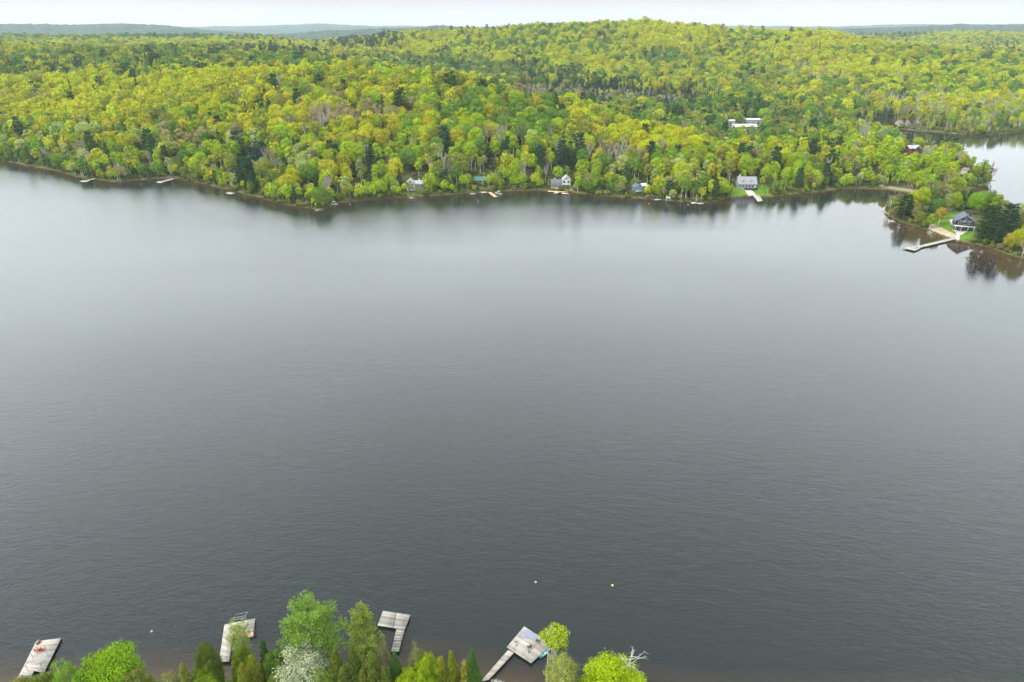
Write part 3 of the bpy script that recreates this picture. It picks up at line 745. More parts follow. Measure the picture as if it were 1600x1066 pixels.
def where_words(x, y, sd):
    row = "at the water" if sd < 14 else ("one row back" if sd < 32 else ("third row back" if sd < 60 else ("fourth row back" if sd < 82 else ("a little up the slope" if sd < 105 else "farther up the slope"))))
    z = [(60, "by the far left edge"), (125, "left of the leftmost far jetty"), (185, "right of the leftmost far jetty"), (245, "left of the second far jetty"), (300, "right of the second far jetty"), (360, "above the small white float"), (410, "by the dark pines at the float"), (470, "left side of the wooded point"), (530, "wooded point by the motorboat"),
         (580, "right of the wooded point"), (632, "left of the pale-roofed cottage"), (700, "right of the pale-roofed cottage"), (750, "left of the green-roofed cottage"), (810, "right of the reddish dock"), (860, "left of the white-gabled house"), (930, "right of the white-gabled house"), (990, "left of the blue cottage"),
         (1040, "right of the blue cottage"), (1090, "by the lamp-post jetty"), (1155, "left of the big grey house"), (1230, "right of the big grey house"), (1300, "midway from grey house to the lane"), (1380, "left of the gravel lane"), (1440, "above the gravel lane"), (1700, "by the narrows of the right lake")]
    for lim, w in z:
        if x < lim: return row + ", " + w
    return row
def plant(k, mesh_pair, x, y, z, s, rz, tnt, label, name=None, cat=None, group=None, sz=None):
    nm, _, ct = KW[k]
    e = thing(name or nm, label, cat or ct, (x, y, z), rz, group)
    s = float(s); e.scale = (s, s, s * (sz or 1.0))
    c = link("crown", mesh_pair[0], e); c['tint'] = [float(v) for v in tnt]
    t = link("trunk", mesh_pair[1], e)
    return e
SZ = {k: np.percentile(size[single & (kind == k)], [30, 70]) for k in range(4)}
for i in np.where(single)[0]:
    k = int(kind[i]); nm, kw, ct = KW[k]
    lib = MID[KN[k]]
    cw = CW[cn[col[i]]]
    ww = where_words(pxb[i], pyb[i], SD[i])
    sw_ = "small " if size[i] < SZ[k][0] else ("tall " if size[i] > SZ[k][1] else "")
    base = {0: "round-crowned tree", 1: "pale-stemmed birch", 2: "conifer", 3: "leafless tree"}[k]
    lab = f"{sw_}{cw} {base} {ww}"
    plant(k, lib[rng.integers(len(lib))], P[i, 0], P[i, 1], Zg[i] - .1, size[i], ROTZ[i], tint[i], lab, group=f"{sw_}{cw} {ct}s {ww}")
print("TREES", N_, "single", int(single.sum()), {KN[k]: int((kind == k).sum()) for k in range(4)})

# the rest of each kind: one object per kind
def forest(name, label, k, meshes, mask):
    col_ = bpy.data.collections.new(name + "_shapes")
    for m_ in meshes:
        o = bpy.data.objects.new(m_.name, m_); col_.objects.link(o)
    idx = np.where(mask)[0]
    me = bpy.data.meshes.new(name)
    me.vertices.add(len(idx))
    me.vertices.foreach_set("co", np.stack([P[idx, 0], P[idx, 1], Zg[idx] - .3], 1).astype(np.float32).ravel())
    def attr(n, t, d, key):
        a = me.attributes.new(n, t, 'POINT'); a.data.foreach_set(key, d)
    attr("tint", 'FLOAT_VECTOR', tint[idx].astype(np.float32).ravel(), "vector")
    sc = size[idx]
    attr("size", 'FLOAT_VECTOR', np.stack([sc, sc, sc * rng.uniform(.85, 1.12, len(idx))], 1).astype(np.float32).ravel(), "vector")
    attr("turn", 'FLOAT_VECTOR', np.stack([rng.normal(0, .03, len(idx)), rng.normal(0, .03, len(idx)), ROTZ[idx]], 1).astype(np.float32).ravel(), "vector")
    attr("pick", 'INT', rng.integers(0, len(meshes), len(idx)).astype(np.int32), "value")
    o = link(name, me); tag(o, label, None, None, 'stuff')
    ng = bpy.data.node_groups.new(name, 'GeometryNodeTree')
    ng.interface.new_socket("Geometry", in_out='INPUT', socket_type='NodeSocketGeometry')
    ng.interface.new_socket("Geometry", in_out='OUTPUT', socket_type='NodeSocketGeometry')
    N = ng.nodes.new; L = ng.links.new
    gi, go, ip, ci = N("NodeGroupInput"), N("NodeGroupOutput"), N("GeometryNodeInstanceOnPoints"), N("GeometryNodeCollectionInfo")
    ci.inputs['Collection'].default_value = col_; ci.inputs['Separate Children'].default_value = True; ci.inputs['Reset Children'].default_value = True
    def na(n, t):
        a = N("GeometryNodeInputNamedAttribute"); a.data_type = t; a.inputs['Name'].default_value = n; return a.outputs['Attribute']
    L(gi.outputs[0], ip.inputs['Points']); L(ci.outputs[0], ip.inputs['Instance'])
    ip.inputs['Pick Instance'].default_value = True
    L(na("pick", 'INT'), ip.inputs['Instance Index'])
    er = N("FunctionNodeEulerToRotation"); L(na("turn", 'FLOAT_VECTOR'), er.inputs[0]); L(er.outputs[0], ip.inputs['Rotation'])
    L(na("size", 'FLOAT_VECTOR'), ip.inputs['Scale'])
    L(ip.outputs[0], go.inputs[0])
    md = o.modifiers.new("trees", 'NODES'); md.node_group = ng
    return o
forest("broadleaf_forest", "yellow-green broadleaf wood covering the hills", 0, FAR['broad'], (kind == 0) & ~single)
forest("birch_woods", "light green slender trees scattered through the woods", 1, FAR['birch'], (kind == 1) & ~single)
forest("conifer_woods", "dark conifers scattered in clumps over the hills", 2, FAR['conifer'], (kind == 2) & ~single)
forest("leafless_woods", "grey leafless trees in patches among the hills", 3, FAR['bare'], (kind == 3) & ~single)
# ------------------------------------------------------------------ shoreline bushes (nobody could count them)
def shrubs():
    global P, Zg, tint, size, ROTZ
    keepers = (P, Zg, tint, size, ROTZ)
    Q = rng.uniform(0, 1, (120000, 2)); Q = np.stack([-600 + Q[:, 0] * 1400, 235 + Q[:, 1] * 640], 1)
    q = sdf(Q[:, 0], Q[:, 1], LAND)
    ok = (q > .25) & (q < 60) & (rng.random(len(Q)) < np.where(q < 7, 1, np.where(q < 12, .7, np.where(q < 25, .3, .12))))
    Q = Q[ok]
    sx, sy, _ = project(np.stack([Q[:, 0], Q[:, 1], np.full(len(Q), 2.)], 1))
    lawn = ((sx > 1448) & (sx < 1536) & (sy > 328) & (sy < 374)) | ((sx > 1142) & (sx < 1192) & (sy > 292) & (sy < 306)) | ((sx > 1376) & (sx < 1466) & (sy > 290) & (sy < 300)) | ((sx > 1478) & (sx < 1508) & (sy > 272) & (sy < 282))
    thinned = rng.random(len(Q)) < .75 * (fbm(Q[:, 0], Q[:, 1], 30, 5, 2) > .12)
    Q = Q[~lawn & ~thinned]
    A = rng.uniform(0, 1, (2600, 2)); A = np.stack([-130 + A[:, 0] * 190, 50 + A[:, 1] * 42], 1)
    A = A[sdf(A[:, 0], A[:, 1], NEAR) > .6]
    ax, ay, _ = project(np.stack([A[:, 0], A[:, 1], np.full(len(A), 2.)], 1))
    A = A[~(((ax > 742) & (ax < 780) & (ay > 1040)) | ((ax > 336) & (ax < 362) & (ay > 1030)) | ((ax > 10) & (ax < 60)))][:900]
    Q = np.concatenate([Q, A])
    P = np.concatenate([Q, np.zeros((len(Q), 1))], 1); Zg = ground(Q[:, 0], Q[:, 1]); ROTZ = rng.uniform(0, 6.28, len(Q))
    size = rng.uniform(.5, 1.35, len(Q)) * np.where(Q[:, 1] < 120, .8, 1)
    c = np.array([(0.10, .14, .025), (0.16, .17, .045), (.075, .10, .025), (.19, .155, .08), (.15, .22, .02)])
    tint = c[rng.choice(5, len(Q), p=[.3, .25, .2, .15, .1])] * rng.uniform(.8, 1.2, (len(Q), 1))
    shapes = [merged("bush_%d" % i, broadleaf(210 + i, R, H, .1, n, .34, 6, ragged=.2), M_LEAF, M_BARK) for i, (R, H, n) in enumerate([(1.9, 2.6, 190), (1.4, 3.4, 170), (2.4, 2.2, 220)])]
    forest("shoreline_undergrowth", "low olive bushes along the lake shores", 0, shapes, np.ones(len(Q), bool))
    P, Zg, tint, size, ROTZ = keepers
shrubs()

# ------------------------------------------------------------------ trees of the peninsula on the right
def T(nm): return PAL[nm]
def stand(kind_, px_, py_, H, tnt, label, var=0, wide=1.0, lib=None, rz=None):
    k = KN.index(kind_)
    b = at(px_, py_, 1.2); z = float(ground(b[0], b[1]))
    b = at(px_, py_, max(z, 0))
    mp = (lib or MID[kind_])[var % len(lib or MID[kind_])]
    zs = max(v.co.z for v in mp[0].vertices)
    s = H / zs
    e = plant(k, mp, b[0], b[1], max(z, 0) - .05, s * wide, random.Random(int(px_ * 7 + py_)).uniform(0, 6.28) if rz is None else rz, tnt, label, sz=1 / wide)
    return e
PENT = [
 ('bare', 1389, 331, 11, (.30, .24, .15), "pale brown bare tree at the very tip of the peninsula", 0, 1.1),
 ('broad', 1397, 341, 8, T('brown'), "small brownish tree at the water just right of the peninsula tip", 1, 1.0),
 ('conifer', 1410, 345, 17, T('dark'), "broad dark green conifer nearest the peninsula tip", 2, 1.35),
 ('conifer', 1418, 340, 14, (.045, .08, .03), "second dark conifer from the peninsula tip, behind the broad one", 0, 1.3),
 ('birch', 1429, 348, 11, T('brown'), "brown-olive tree right of the broad dark conifer", 1, 1.2),
 ('broad', 1424, 333, 15, T('yellow'), "bright yellow-green tree behind the dark peninsula conifers", 0, .85),
 ('broad', 1437, 331, 16, (.24, .31, .012), "brightest yellow-green crown along the inlet side of the peninsula", 1, .9),
 ('broad', 1436, 352, 9, T('olive'), "low olive tree on the peninsula bank below the yellow-green crowns", 2, .9),
 ('conifer', 1449, 347, 13, T('dark'), "dark conifer in the middle of the peninsula wood", 0, 1.3),
 ('broad', 1444, 357, 6, T('olive'), "smallest olive tree on the bank left of the pale-trunked tree", 0, .9),
 ('birch', 1452, 359, 10, T('lime'), "small lime tree with a pale leaning trunk at the left edge of the lawn", 0, 1.2),
 ('birch', 1466, 352, 11, (.30, .24, .03), "orange-yellow tree standing on the lawn", 1, 1.2),
 ('broad', 1460, 342, 13, T('green'), "mid-green tree behind the orange-yellow lawn tree", 2, .8),
 ('conifer', 1468, 336, 13, T('blue'), "blue-green conifer at the back of the lawn", 1, 1.3),
 ('broad', 1477, 333, 13, T('pale'), "pale green tree at the back of the lawn left of the dark house", 3, .8),
 ('broad', 1488, 333, 14, T('lime'), "lime tree at the back of the lawn nearest the dark house", 0, .75),
 ('conifer', 1497, 329, 13, T('dark'), "dark conifer behind the roof of the dark gabled house, left one", 0, 1.2),
 ('conifer', 1510, 327, 14, T('dark'), "dark conifer behind the roof of the dark gabled house, right one", 1, 1.3),
 ('broad', 1519, 336, 15, (.15, .27, .012), "vivid green round tree directly behind the dark gabled house", 0, .85),
 ('broad', 1531, 334, 15, (.13, .25, .012), "vivid green round tree behind and right of the dark gabled house", 2, .85),
 ('birch', 1541, 336, 16, T('green'), "slim green tree right of the vivid green round trees", 1, 1.1),
 ('birch', 1551, 340, 15, T('lime'), "slim lime tree on the right-hand lake side of the peninsula", 2, 1.2),
 ('broad', 1440, 318, 12, T('lime'), "lime tree on the back of the peninsula facing the inlet", 3, .8),
 ('broad', 1454, 320, 12, T('green'), "green tree on the back of the peninsula where it meets the mainland", 1, .8),
 ('birch', 1466, 318, 13, T('brown'), "brownish tree near the neck of the peninsula", 0, 1.2),
 ('birch', 1478, 316, 12, T('pale'), "pale slender tree near the neck of the peninsula", 1, 1.2),
 ('broad', 1490, 316, 12, T('olive'), "olive tree at the neck of the peninsula beside the right-hand lake", 2, .8),
 ('broad', 1500, 318, 10, T('green'), "small green tree at the neck of the peninsula beside the right-hand lake", 3, .8),
 ('broad', 1464, 308, 12, T('olive'), "olive tree at the end of the lane by the inlet", 0, .8),
 ('bare', 1474, 304, 12, (.28, .22, .13), "brown bare tree at the end of the lane by the inlet", 1, 1.2),
 ('birch', 1484, 306, 13, T('lime'), "lime tree with pale stems where the lane ends", 2, 1.1),
 ('broad', 1496, 305, 10, T('olive'), "olive tree on the narrows above the right-hand lake bay", 1, .8),
 ('conifer', 1536, 372, 19, (.036, .075, .024), "tall dark pine immediately right of the dark gabled house", 2, 1.15),
 ('conifer', 1528, 377, 13, (.045, .09, .03), "shorter green pine at the water in front of the dark gabled house's right end", 3, 1.2),
 ('conifer', 1548, 366, 19, T('blue'), "blue-green pine second to the right of the dark gabled house", 3, 1.25),
 ('conifer', 1552, 382, 17, (.035, .072, .026), "dark pine at the waterline right of the dark gabled house", 2, 1.2),
 ('conifer', 1565, 372, 20, T('blue'), "tallest blue-green pine of the clump right of the house", 2, 1.2),
 ('conifer', 1578, 362, 17, T('dark'), "dark pine at the back right of the clump by the house", 3, 1.2),
 ('broad', 1572, 395, 11, (.27, .24, .02), "golden-yellow round tree at the waterline by the right edge", 1, .9),
 ('broad', 1586, 393, 13, T('yellow'), "yellow-green tree behind the golden one by the right edge", 0, .85),
 ('bare', 1596, 402, 10, (.28, .20, .12), "reddish-brown bare tree at the waterline by the right edge", 2, 1.2),
 ('broad', 1598, 384, 15, T('lime'), "lime tree high on the bank by the right edge", 3, .85),
 ('broad', 1592, 358, 16, T('pale'), "pale green tree beyond the pines by the right edge", 2, .9),
 ('broad', 1610, 370, 16, T('lime'), "lime crown cut by the right edge of the view", 1, .9),
 ('broad', 1562, 348, 14, T('olive'), "olive tree on the far bank behind the pine clump", 1, .85),
 ('conifer', 1487, 243, 16, T('blue'), "big lone pine standing above the narrows of the right-hand lake", 2, 1.1),
 ('conifer', 1532, 280, 15, T('dark'), "left of the two pointed spruces on the spit in the right-hand lake", 0, .75),
 ('conifer', 1545, 281, 15, T('dark'), "right of the two pointed spruces on the spit in the right-hand lake", 1, .7),
 ('birch', 1524, 284, 11, T('olive'), "olive tree left of the pointed spruces on the spit", 0, 1.2),
 ('bare', 1549, 282, 10, (.30, .19, .11), "russet bare tree at the end of the spit in the right-hand lake", 0, 1.2),
 ('broad', 1540, 287, 8, T('olive'), "low olive tree on the spit in front of the pointed spruces", 2, .9),
 ('broad', 1528, 292, 8, T('green'), "low green tree on the near bank of the spit", 3, .9)]
for kd, x_, y_, H_, t_, lb, vr, wd in PENT:
    stand(kd, x_, y_, H_, t_, lb, vr, wd)

# ------------------------------------------------------------------ the trees right below the camera
NB = [pack("near_broadleaf", broadleaf(301 + i, R, H, 1.5, 19000, .15, nl, ragged=.30, lobe=(.17, .34)), M_LEAF, M_BARK) for i, (R, H, nl) in enumerate([(5.2, 14, 58), (4.2, 12, 44), (4.6, 13, 50)])]
NS = [pack("near_sapling", broadleaf(320, 3.2, 13, 3.0, 4600, .14, 30, True, ragged=.45, lobe=(.16, .3)), M_LEAF, M_BIRCH), pack("near_spray", broadleaf(322, 3.4, 13, 1.2, 11000, .115, 46, ragged=.4, lobe=(.15, .3)), M_LEAF, M_BIRCH), pack("near_topper", broadleaf(324, 2.7, 13, 10.4, 3400, .15, 16, ragged=.3, lobe=(.22, .36)), M_LEAF, M_BIRCH)]
NP = [pack("near_pine", pine(330, 5.6, 19, 17000, .20, .25, .45), M_NEEDLE, M_BARK), pack("near_pine", pine(331, 3.2, 17, 12000, .19, .3, .4), M_NEEDLE, M_BARK)]
NC = [pack("near_cedar", cedar(340 + i, R, H, 11000, .15), M_NEEDLE, M_BARK) for i, (R, H) in enumerate([(2.4, 13), (2.0, 12), (2.9, 12.5)])]
KW2 = {'broad': 0, 'sap': 1, 'pine': 2, 'cedar': 2}
LIBN = {'broad': NB, 'sap': NS, 'pine': NP, 'cedar': NC}
NMN = {'broad': ("broadleaf_tree", "broadleaf tree"), 'sap': ("young_tree", "young tree"), 'pine': ("pine_tree", "pine tree"), 'cedar': ("cedar_tree", "cedar")}
NEART = [
 ('broad', 28, 1056, 46, 9, (.20, .20, .05), 1, "olive tree top at the frame edge below the dock with red chairs"),
 ('broad', 62, 1050, 50, 10, (.13, .17, .03), 2, "dark olive tree overlapping the foot of the dock with red chairs"),
 ('sap', 93, 1031, 44, 12, (.17, .28, .03), 1, "light green young tree just right of the dock with red chairs"),
 ('broad', 163, 1014, 90, 14, (.17, .29, .012), 0, "large bright green tree between the two left docks"),
 ('broad', 130, 1044, 60, 11, (.13, .24, .02), 1, "green tree in front of the large bright green one, on its left"),
 ('broad', 205, 1046, 44, 11, (.17, .19, .04), 2, "olive tree on the right flank of the large bright green one"),
 ('sap', 262, 1046, 34, 11, (.20, .22, .06), 1, "dull olive young tree left of the dark green tree by the dock walkway"),
 ('cedar', 283, 1036, 34, 12, (.15, .17, .03), 0, "olive cedar two crowns left of the second dock's walkway"),
 ('broad', 316, 1003, 42, 14, (.085, .125, .018), 1, "dark olive-green tree immediately left of the second dock's walkway"),
 ('broad', 318, 1036, 50, 10, (.16, .24, .015), 2, "yellow-green tree in front of the dark one left of the walkway"),
 ('sap', 367, 964, 38, 15, (.26, .33, .07), 0, "thin pale green young tree rising in front of the second dock"),
 ('broad', 372, 1006, 36, 12, (.13, .19, .015), 1, "green tree hugging the right side of the second dock's walkway"),
 ('cedar', 392, 1022, 40, 12, (.15, .17, .018), 0, "golden-olive cedar right of the second dock's walkway"),
 ('cedar', 376, 1034, 34, 12, (.15, .165, .018), 2, "second golden-olive cedar, lower and left of the first"),
 ('cedar', 408, 996, 26, 13, (.04, .085, .02), 1, "narrow dark green cedar at the left foot of the big pine"),
 ('pine', 477, 938, 106, 19, (.15, .25, .035), 0, "large spreading bright green pine, the tallest of the near trees"),
 ('broad', 428, 1012, 46, 12, (.085, .15, .02), 2, "green tree under the left side of the large pine"),
 ('sap', 466, 1018, 92, 13, (.31, .35, .20), 1, "silvery pale tree in new leaf in front of the large pine"),
 ('broad', 497, 1040, 50, 10, (.18, .26, .04), 0, "light green tree on the right flank of the silvery pale one"),
 ('broad', 433, 1046, 40, 9, (.14, .20, .03), 1, "small green tree on the left flank of the silvery pale one"),
 ('pine', 563, 949, 56, 18, (.17, .23, .035), 1, "slim olive-green pine with two tops left of the E-shaped grey dock"),
 ('cedar', 521, 1012, 40, 13, (.10, .13, .018), 0, "dark olive cedar below the slim pine, leftmost of its row"),
 ('cedar', 549, 1010, 42, 14, (.075, .105, .018), 2, "darkest cedar of the row below the slim pine"),
 ('cedar', 578, 1018, 46, 13, (.095, .125, .018), 1, "olive cedar below the slim pine, right of the darkest one"),
 ('cedar', 535, 1040, 40, 10, (.085, .12, .02), 1, "small dark cedar in the front row below the slim pine"),
 ('cedar', 565, 1044, 40, 10, (.11, .13, .02), 0, "small olive cedar in the front row below the slim pine"),
 ('sap', 592, 1000, 30, 12, (.19, .19, .07), 0, "thin brownish young tree at the foot of the grey dock's walkway"),
 ('cedar', 615, 1016, 30, 12, (.05, .11, .02), 0, "dark green cedar at the end of the grey dock's walkway"),
 ('cedar', 600, 1040, 36, 10, (.10, .13, .02), 2, "low olive cedar left of the dark green cedar by the walkway"),
 ('sap', 650, 1006, 34, 13, (.16, .17, .05), 0, "wispy brown-olive young tree right of the grey dock's walkway"),
 ('broad', 662, 1022, 56, 12, (.20, .29, .010), 1, "bright yellow-green tree right of the grey dock's walkway"),
 ('broad', 640, 1048, 50, 9, (.22, .30, .010), 2, "smaller bright yellow-green tree in front, at the frame's bottom edge"),
 ('cedar', 688, 1024, 32, 12, (.16, .17, .016), 1, "golden cedar just right of the bright yellow-green tree"),
 ('cedar', 705, 1016, 34, 13, (.14, .16, .016), 0, "golden-olive cedar with the highest top left of the diamond dock's walkway"),
 ('cedar', 738, 1012, 34, 14, (.055, .115, .02), 2, "dark green cedar nearest the diamond dock's walkway"),
 ('cedar', 727, 1030, 36, 11, (.19, .18, .03), 1, "pale golden cedar in front of the dark green one by the walkway"),
 ('broad', 690, 1052, 50, 8, (.12, .16, .02), 1, "low olive tree at the bottom edge below the golden cedars"),
 ('sap', 868, 982, 48, 13, (.25, .32, .02), 2, "small lime tree with a high crown beside the turquoise boat"),
 ('sap', 880, 1019, 56, 13, (.25, .28, .06), 1, "feathery yellow-olive tree in front of the turquoise boat"),
 ('broad', 960, 1036, 98, 12, (.26, .37, .008), 0, "round vivid lime tree alone at the bottom right of the near shore"),
 ('broad', 925, 1056, 50, 9, (.22, .33, .01), 2, "small vivid lime tree on the left flank of the round one")]
for kd, x_, y_, wpx, H_, t_, vr, lb in NEART:
    lib = LIBN[kd]; mp = lib[vr % len(lib)]
    co = np.empty(len(mp[0].vertices) * 3, np.float32); mp[0].vertices.foreach_get("co", co); co = co.reshape(-1, 3)
    zt = co[:, 2].max(); R_ = np.percentile(np.hypot(co[:, 0], co[:, 1]), 97)
    b = at(x_, y_, H_ + 1.0); b = at(x_, y_, H_ + float(max(ground(b[0], b[1]), 0)))
    zg = max(float(ground(b[0], b[1])), 0.0)
    dpt = project([b])[2][0]
    nm, ct = NMN[kd]
    e = thing(nm, lb, ct, (b[0], b[1], zg - .1), (x_ * 1.7 + y_) % 6.28)
    sr = wpx * dpt / F / 2 / R_; e.scale = (sr, sr, H_ / zt)
    c = link("crown", mp[0], e); c['tint'] = list(t_)
    link("trunk", mp[1], e)
def snag(px_, py_, H, R, seed, label):
    r = np.random.default_rng(seed); g = Geo()
    b = at(px_, py_, H + 1.0); zg = max(float(ground(b[0], b[1])), 0)
    tube(g, [(0, 0, -1), (.2, 0, H * .5), (.1, .1, H * .8), (.4, .1, H)], [.16, .13, .08, .02], 7)
    h = Geo()
    for i in range(13):
        z = H * r.uniform(.55, .92); a = i * 2.4; L = R * r.uniform(.5, 1.1)
        p0 = np.array([.15, .05, z]); d = np.array([math.cos(a), math.sin(a), .55]); q = p0 + d * L * .5; e = q + (d + r.normal(0, .35, 3)) * L * .5
        tube(h, [p0, q, e], [.07, .05, .015], 5)
        for j in range(3):
            s = p0 + (e - p0) * r.uniform(.35, .9); tube(h, [s, s + (unit(d + r.normal(0, .6, 3))) * L * .35], [.03, .01], 4)
    t = thing("dead_tree", label, "dead tree", (b[0], b[1], zg))
    link("trunk", g.mesh("dead_trunk", [M_DEAD], True), t); link("branches", h.mesh("dead_branches", [M_DEAD], True), t)
M_DEAD = simple("bleached_wood", (0.36, 0.335, 0.30), .85, .1, .2, 2)
snag(985, 1017, 14, 2.6, 5, "bleached leafless dead tree rising out of the round vivid lime tree")
snag(856, 978, 13.5, 1.8, 8, "bleached bare dead stem beside the small lime tree at the diamond dock")
# ------------------------------------------------------------------ built things: materials
def wood_material(name, col, var=0.22):
    m, t = new_mat(name)
    N = t.nodes.new; L = t.links.new
    o, b, g, c = N("ShaderNodeOutputMaterial"), N("ShaderNodeBsdfPrincipled"), N("ShaderNodeNewGeometry"), N("ShaderNodeTexCoord")
    r = N("ShaderNodeMapRange"); L(g.outputs['Random Per Island'], r.inputs[0]); r.inputs['To Min'].default_value = 1 - var; r.inputs['To Max'].default_value = 1 + var * .7
    n = N("ShaderNodeTexNoise"); n.inputs['Scale'].default_value = .9; n.inputs['Detail'].default_value = 7; L(c.outputs['Object'], n.inputs['Vector'])
    r2 = N("ShaderNodeMapRange"); L(n.outputs['Fac'], r2.inputs[0]); r2.inputs['From Min'].default_value = .32; r2.inputs['From Max'].default_value = .62; r2.inputs['To Min'].default_value = .72; r2.inputs['To Max'].default_value = 1.08
    mu = N("ShaderNodeMath"); mu.operation = 'MULTIPLY'; L(r.outputs[0], mu.inputs[0]); L(r2.outputs[0], mu.inputs[1])
    s = N("ShaderNodeVectorMath"); s.operation = 'SCALE'; s.inputs[0].default_value = col; L(mu.outputs[0], s.inputs['Scale'])
    L(s.outputs[0], b.inputs['Base Color']); b.inputs['Roughness'].default_value = .85; b.inputs['Specular IOR Level'].default_value = .15
    L(b.outputs[0], o.inputs[0]); return m
M_DECK = wood_material("weathered_deck", (0.33, 0.31, 0.28)); M_DECKP = wood_material("pale_deck", (0.36, 0.325, 0.29), .3); M_DECKG = wood_material("grey_deck", (0.27, 0.25, 0.225), .4)
M_NEW = wood_material("fresh_timber", (0.52, 0.37, 0.22)); M_DARKW = simple("dark_timber", (0.03, 0.027, 0.025), .8)
M_WHITE = simple("white_paint", (0.42, 0.42, 0.40), .6, .3, .06); M_GREYR = simple("grey_roofing", (0.20, 0.205, 0.22), .7, .3, .12, .6); M_GREYW = simple("grey_siding", (0.22, 0.225, 0.24), .8, .2, .1)
M_LGREY = simple("light_metal_roof", (0.30, 0.31, 0.33), .75, .2, .1, .5); M_BLACKW = simple("charcoal_siding", (0.022, 0.026, 0.032), .7, .3, .15); M_SLATE = simple("slate_metal_roof", (0.10, 0.11, 0.13), .8, .15, .1, .5)
M_GREENR = simple("green_metal_roof", (0.045, 0.12, 0.10), .5, .4, .15); M_BROWNW = simple("brown_siding", (0.075, 0.05, 0.035), .8, .2, .2); M_BLUEW = simple("blue_siding", (0.10, 0.17, 0.25), .7, .3, .12)
M_REDW = simple("red_siding", (0.17, 0.035, 0.03), .75, .2, .12); M_TANR = simple("brown_shingles", (0.20, 0.155, 0.12), .9, .1, .2, 1.2); M_GLASS = simple("window_glass", (0.02, 0.028, 0.035), .08, .8, .3, .8)
M_CREAM = simple("cream_panel", (0.36, 0.34, 0.29), .8, .2, .1); M_STONE = simple("pale_stone", (0.42, 0.40, 0.37), .9, .1, .22, 2.0, bump=.3); M_ROCK = simple("grey_rock", (0.24, 0.22, 0.20), .95, .1, .35, .6, bump=.5)
M_METAL = simple("galvanised_metal", (0.42, 0.43, 0.44), .4, .5, .1, 3, .6); M_RED = simple("red_plastic", (0.36, 0.04, 0.035), .5, .4, .1); M_TURQ = simple("turquoise_hull", (0.12, 0.52, 0.50), .35, .5, .08, 1.2)
M_TEALP = simple("pale_turquoise", (0.30, 0.66, 0.62), .4, .5, .06); M_RUST = simple("brown_cushion", (0.14, 0.085, 0.055), .8, .2, .25, 6); M_MAT = simple("grey_blue_matting", (0.20, 0.21, 0.26), .9, .1, .12, 1.2)
M_BLACK = simple("black_plastic", (0.015, 0.015, 0.017), .4, .5, .1); M_PINK = simple("faded_red_canvas", (0.40, 0.25, 0.22), .85, .1, .15, 2); M_YEL = simple("yellow_plastic", (0.70, 0.60, 0.12), .4, .4, .05)
M_LAWN = simple("mown_lawn", (0.085, 0.16, 0.014), .95, .1, .28, .25); M_SAND = simple("beach_sand", (0.33, 0.27, 0.19), .95, .1, .2, .5); M_LANE = simple("gravel_lane", (0.21, 0.18, 0.125), .95, .1, .2, .4)
M_PALER = simple("white_flat_roof", (0.42, 0.43, 0.46), .7, .2, .12, .12); M_EARTH = simple("trodden_earth", (0.22, 0.17, 0.11), .95, .1, .3, .5)

# ------------------------------------------------------------------ shape helpers in a thing's own frame
def gbox(g, c, s, rz=0.0, m=0):
    cx, cy, cz = c; sx, sy, sz = s[0] / 2, s[1] / 2, s[2] / 2
    ca, sa = math.cos(rz), math.sin(rz)
    V = [(cx + x * ca - y * sa, cy + x * sa + y * ca, cz + z) for z in (-sz, sz) for x, y in ((-sx, -sy), (sx, -sy), (sx, sy), (-sx, sy))]
    g.add(V, [(0, 3, 2, 1), (4, 5, 6, 7), (0, 1, 5, 4), (1, 2, 6, 5), (2, 3, 7, 6), (3, 0, 4, 7)], m)
def part(name, g, mat, parent, label=None, smooth=False):
    o = link(name, g.mesh(name, mat if isinstance(mat, list) else [mat], smooth), parent)
    if label: o['label'] = label
    return o
def boxpart(name, c, s, mat, parent, rz=0.0, label=None):
    g = Geo(); gbox(g, c, s, rz); return part(name, g, mat, parent, label)
def poly(name, V, Fc, mat, parent):
    me = bpy.data.meshes.new(name); me.from_pydata([tuple(map(float, v)) for v in V], [], Fc); me.materials.append(mat); me.update()
    return link(name, me, parent)
def gable_body(name, x0, x1, y0, y1, z0, h, rise, mat, parent, axis='x'):
    """walls with two gable ends; the ridge runs along axis"""
    if axis == 'x':
        ym = (y0 + y1) / 2
        V = [(x, y, z) for x in (x0, x1) for y, z in ((y0, z0), (y1, z0), (y1, z0 + h), (ym, z0 + h + rise), (y0, z0 + h))]
    else:
        xm = (x0 + x1) / 2
        V = [(x, y, z) for y in (y0, y1) for x, z in ((x0, z0), (x1, z0), (x1, z0 + h), (xm, z0 + h + rise), (x0, z0 + h))]
    return poly(name, V, [(0, 1, 2, 3, 4), (9, 8, 7, 6, 5), (0, 5, 6, 1), (1, 6, 7, 2), (4, 3, 8, 9), (2, 7, 8, 3), (0, 4, 9, 5)][:4] + [(4, 9, 5, 0)], mat, parent)
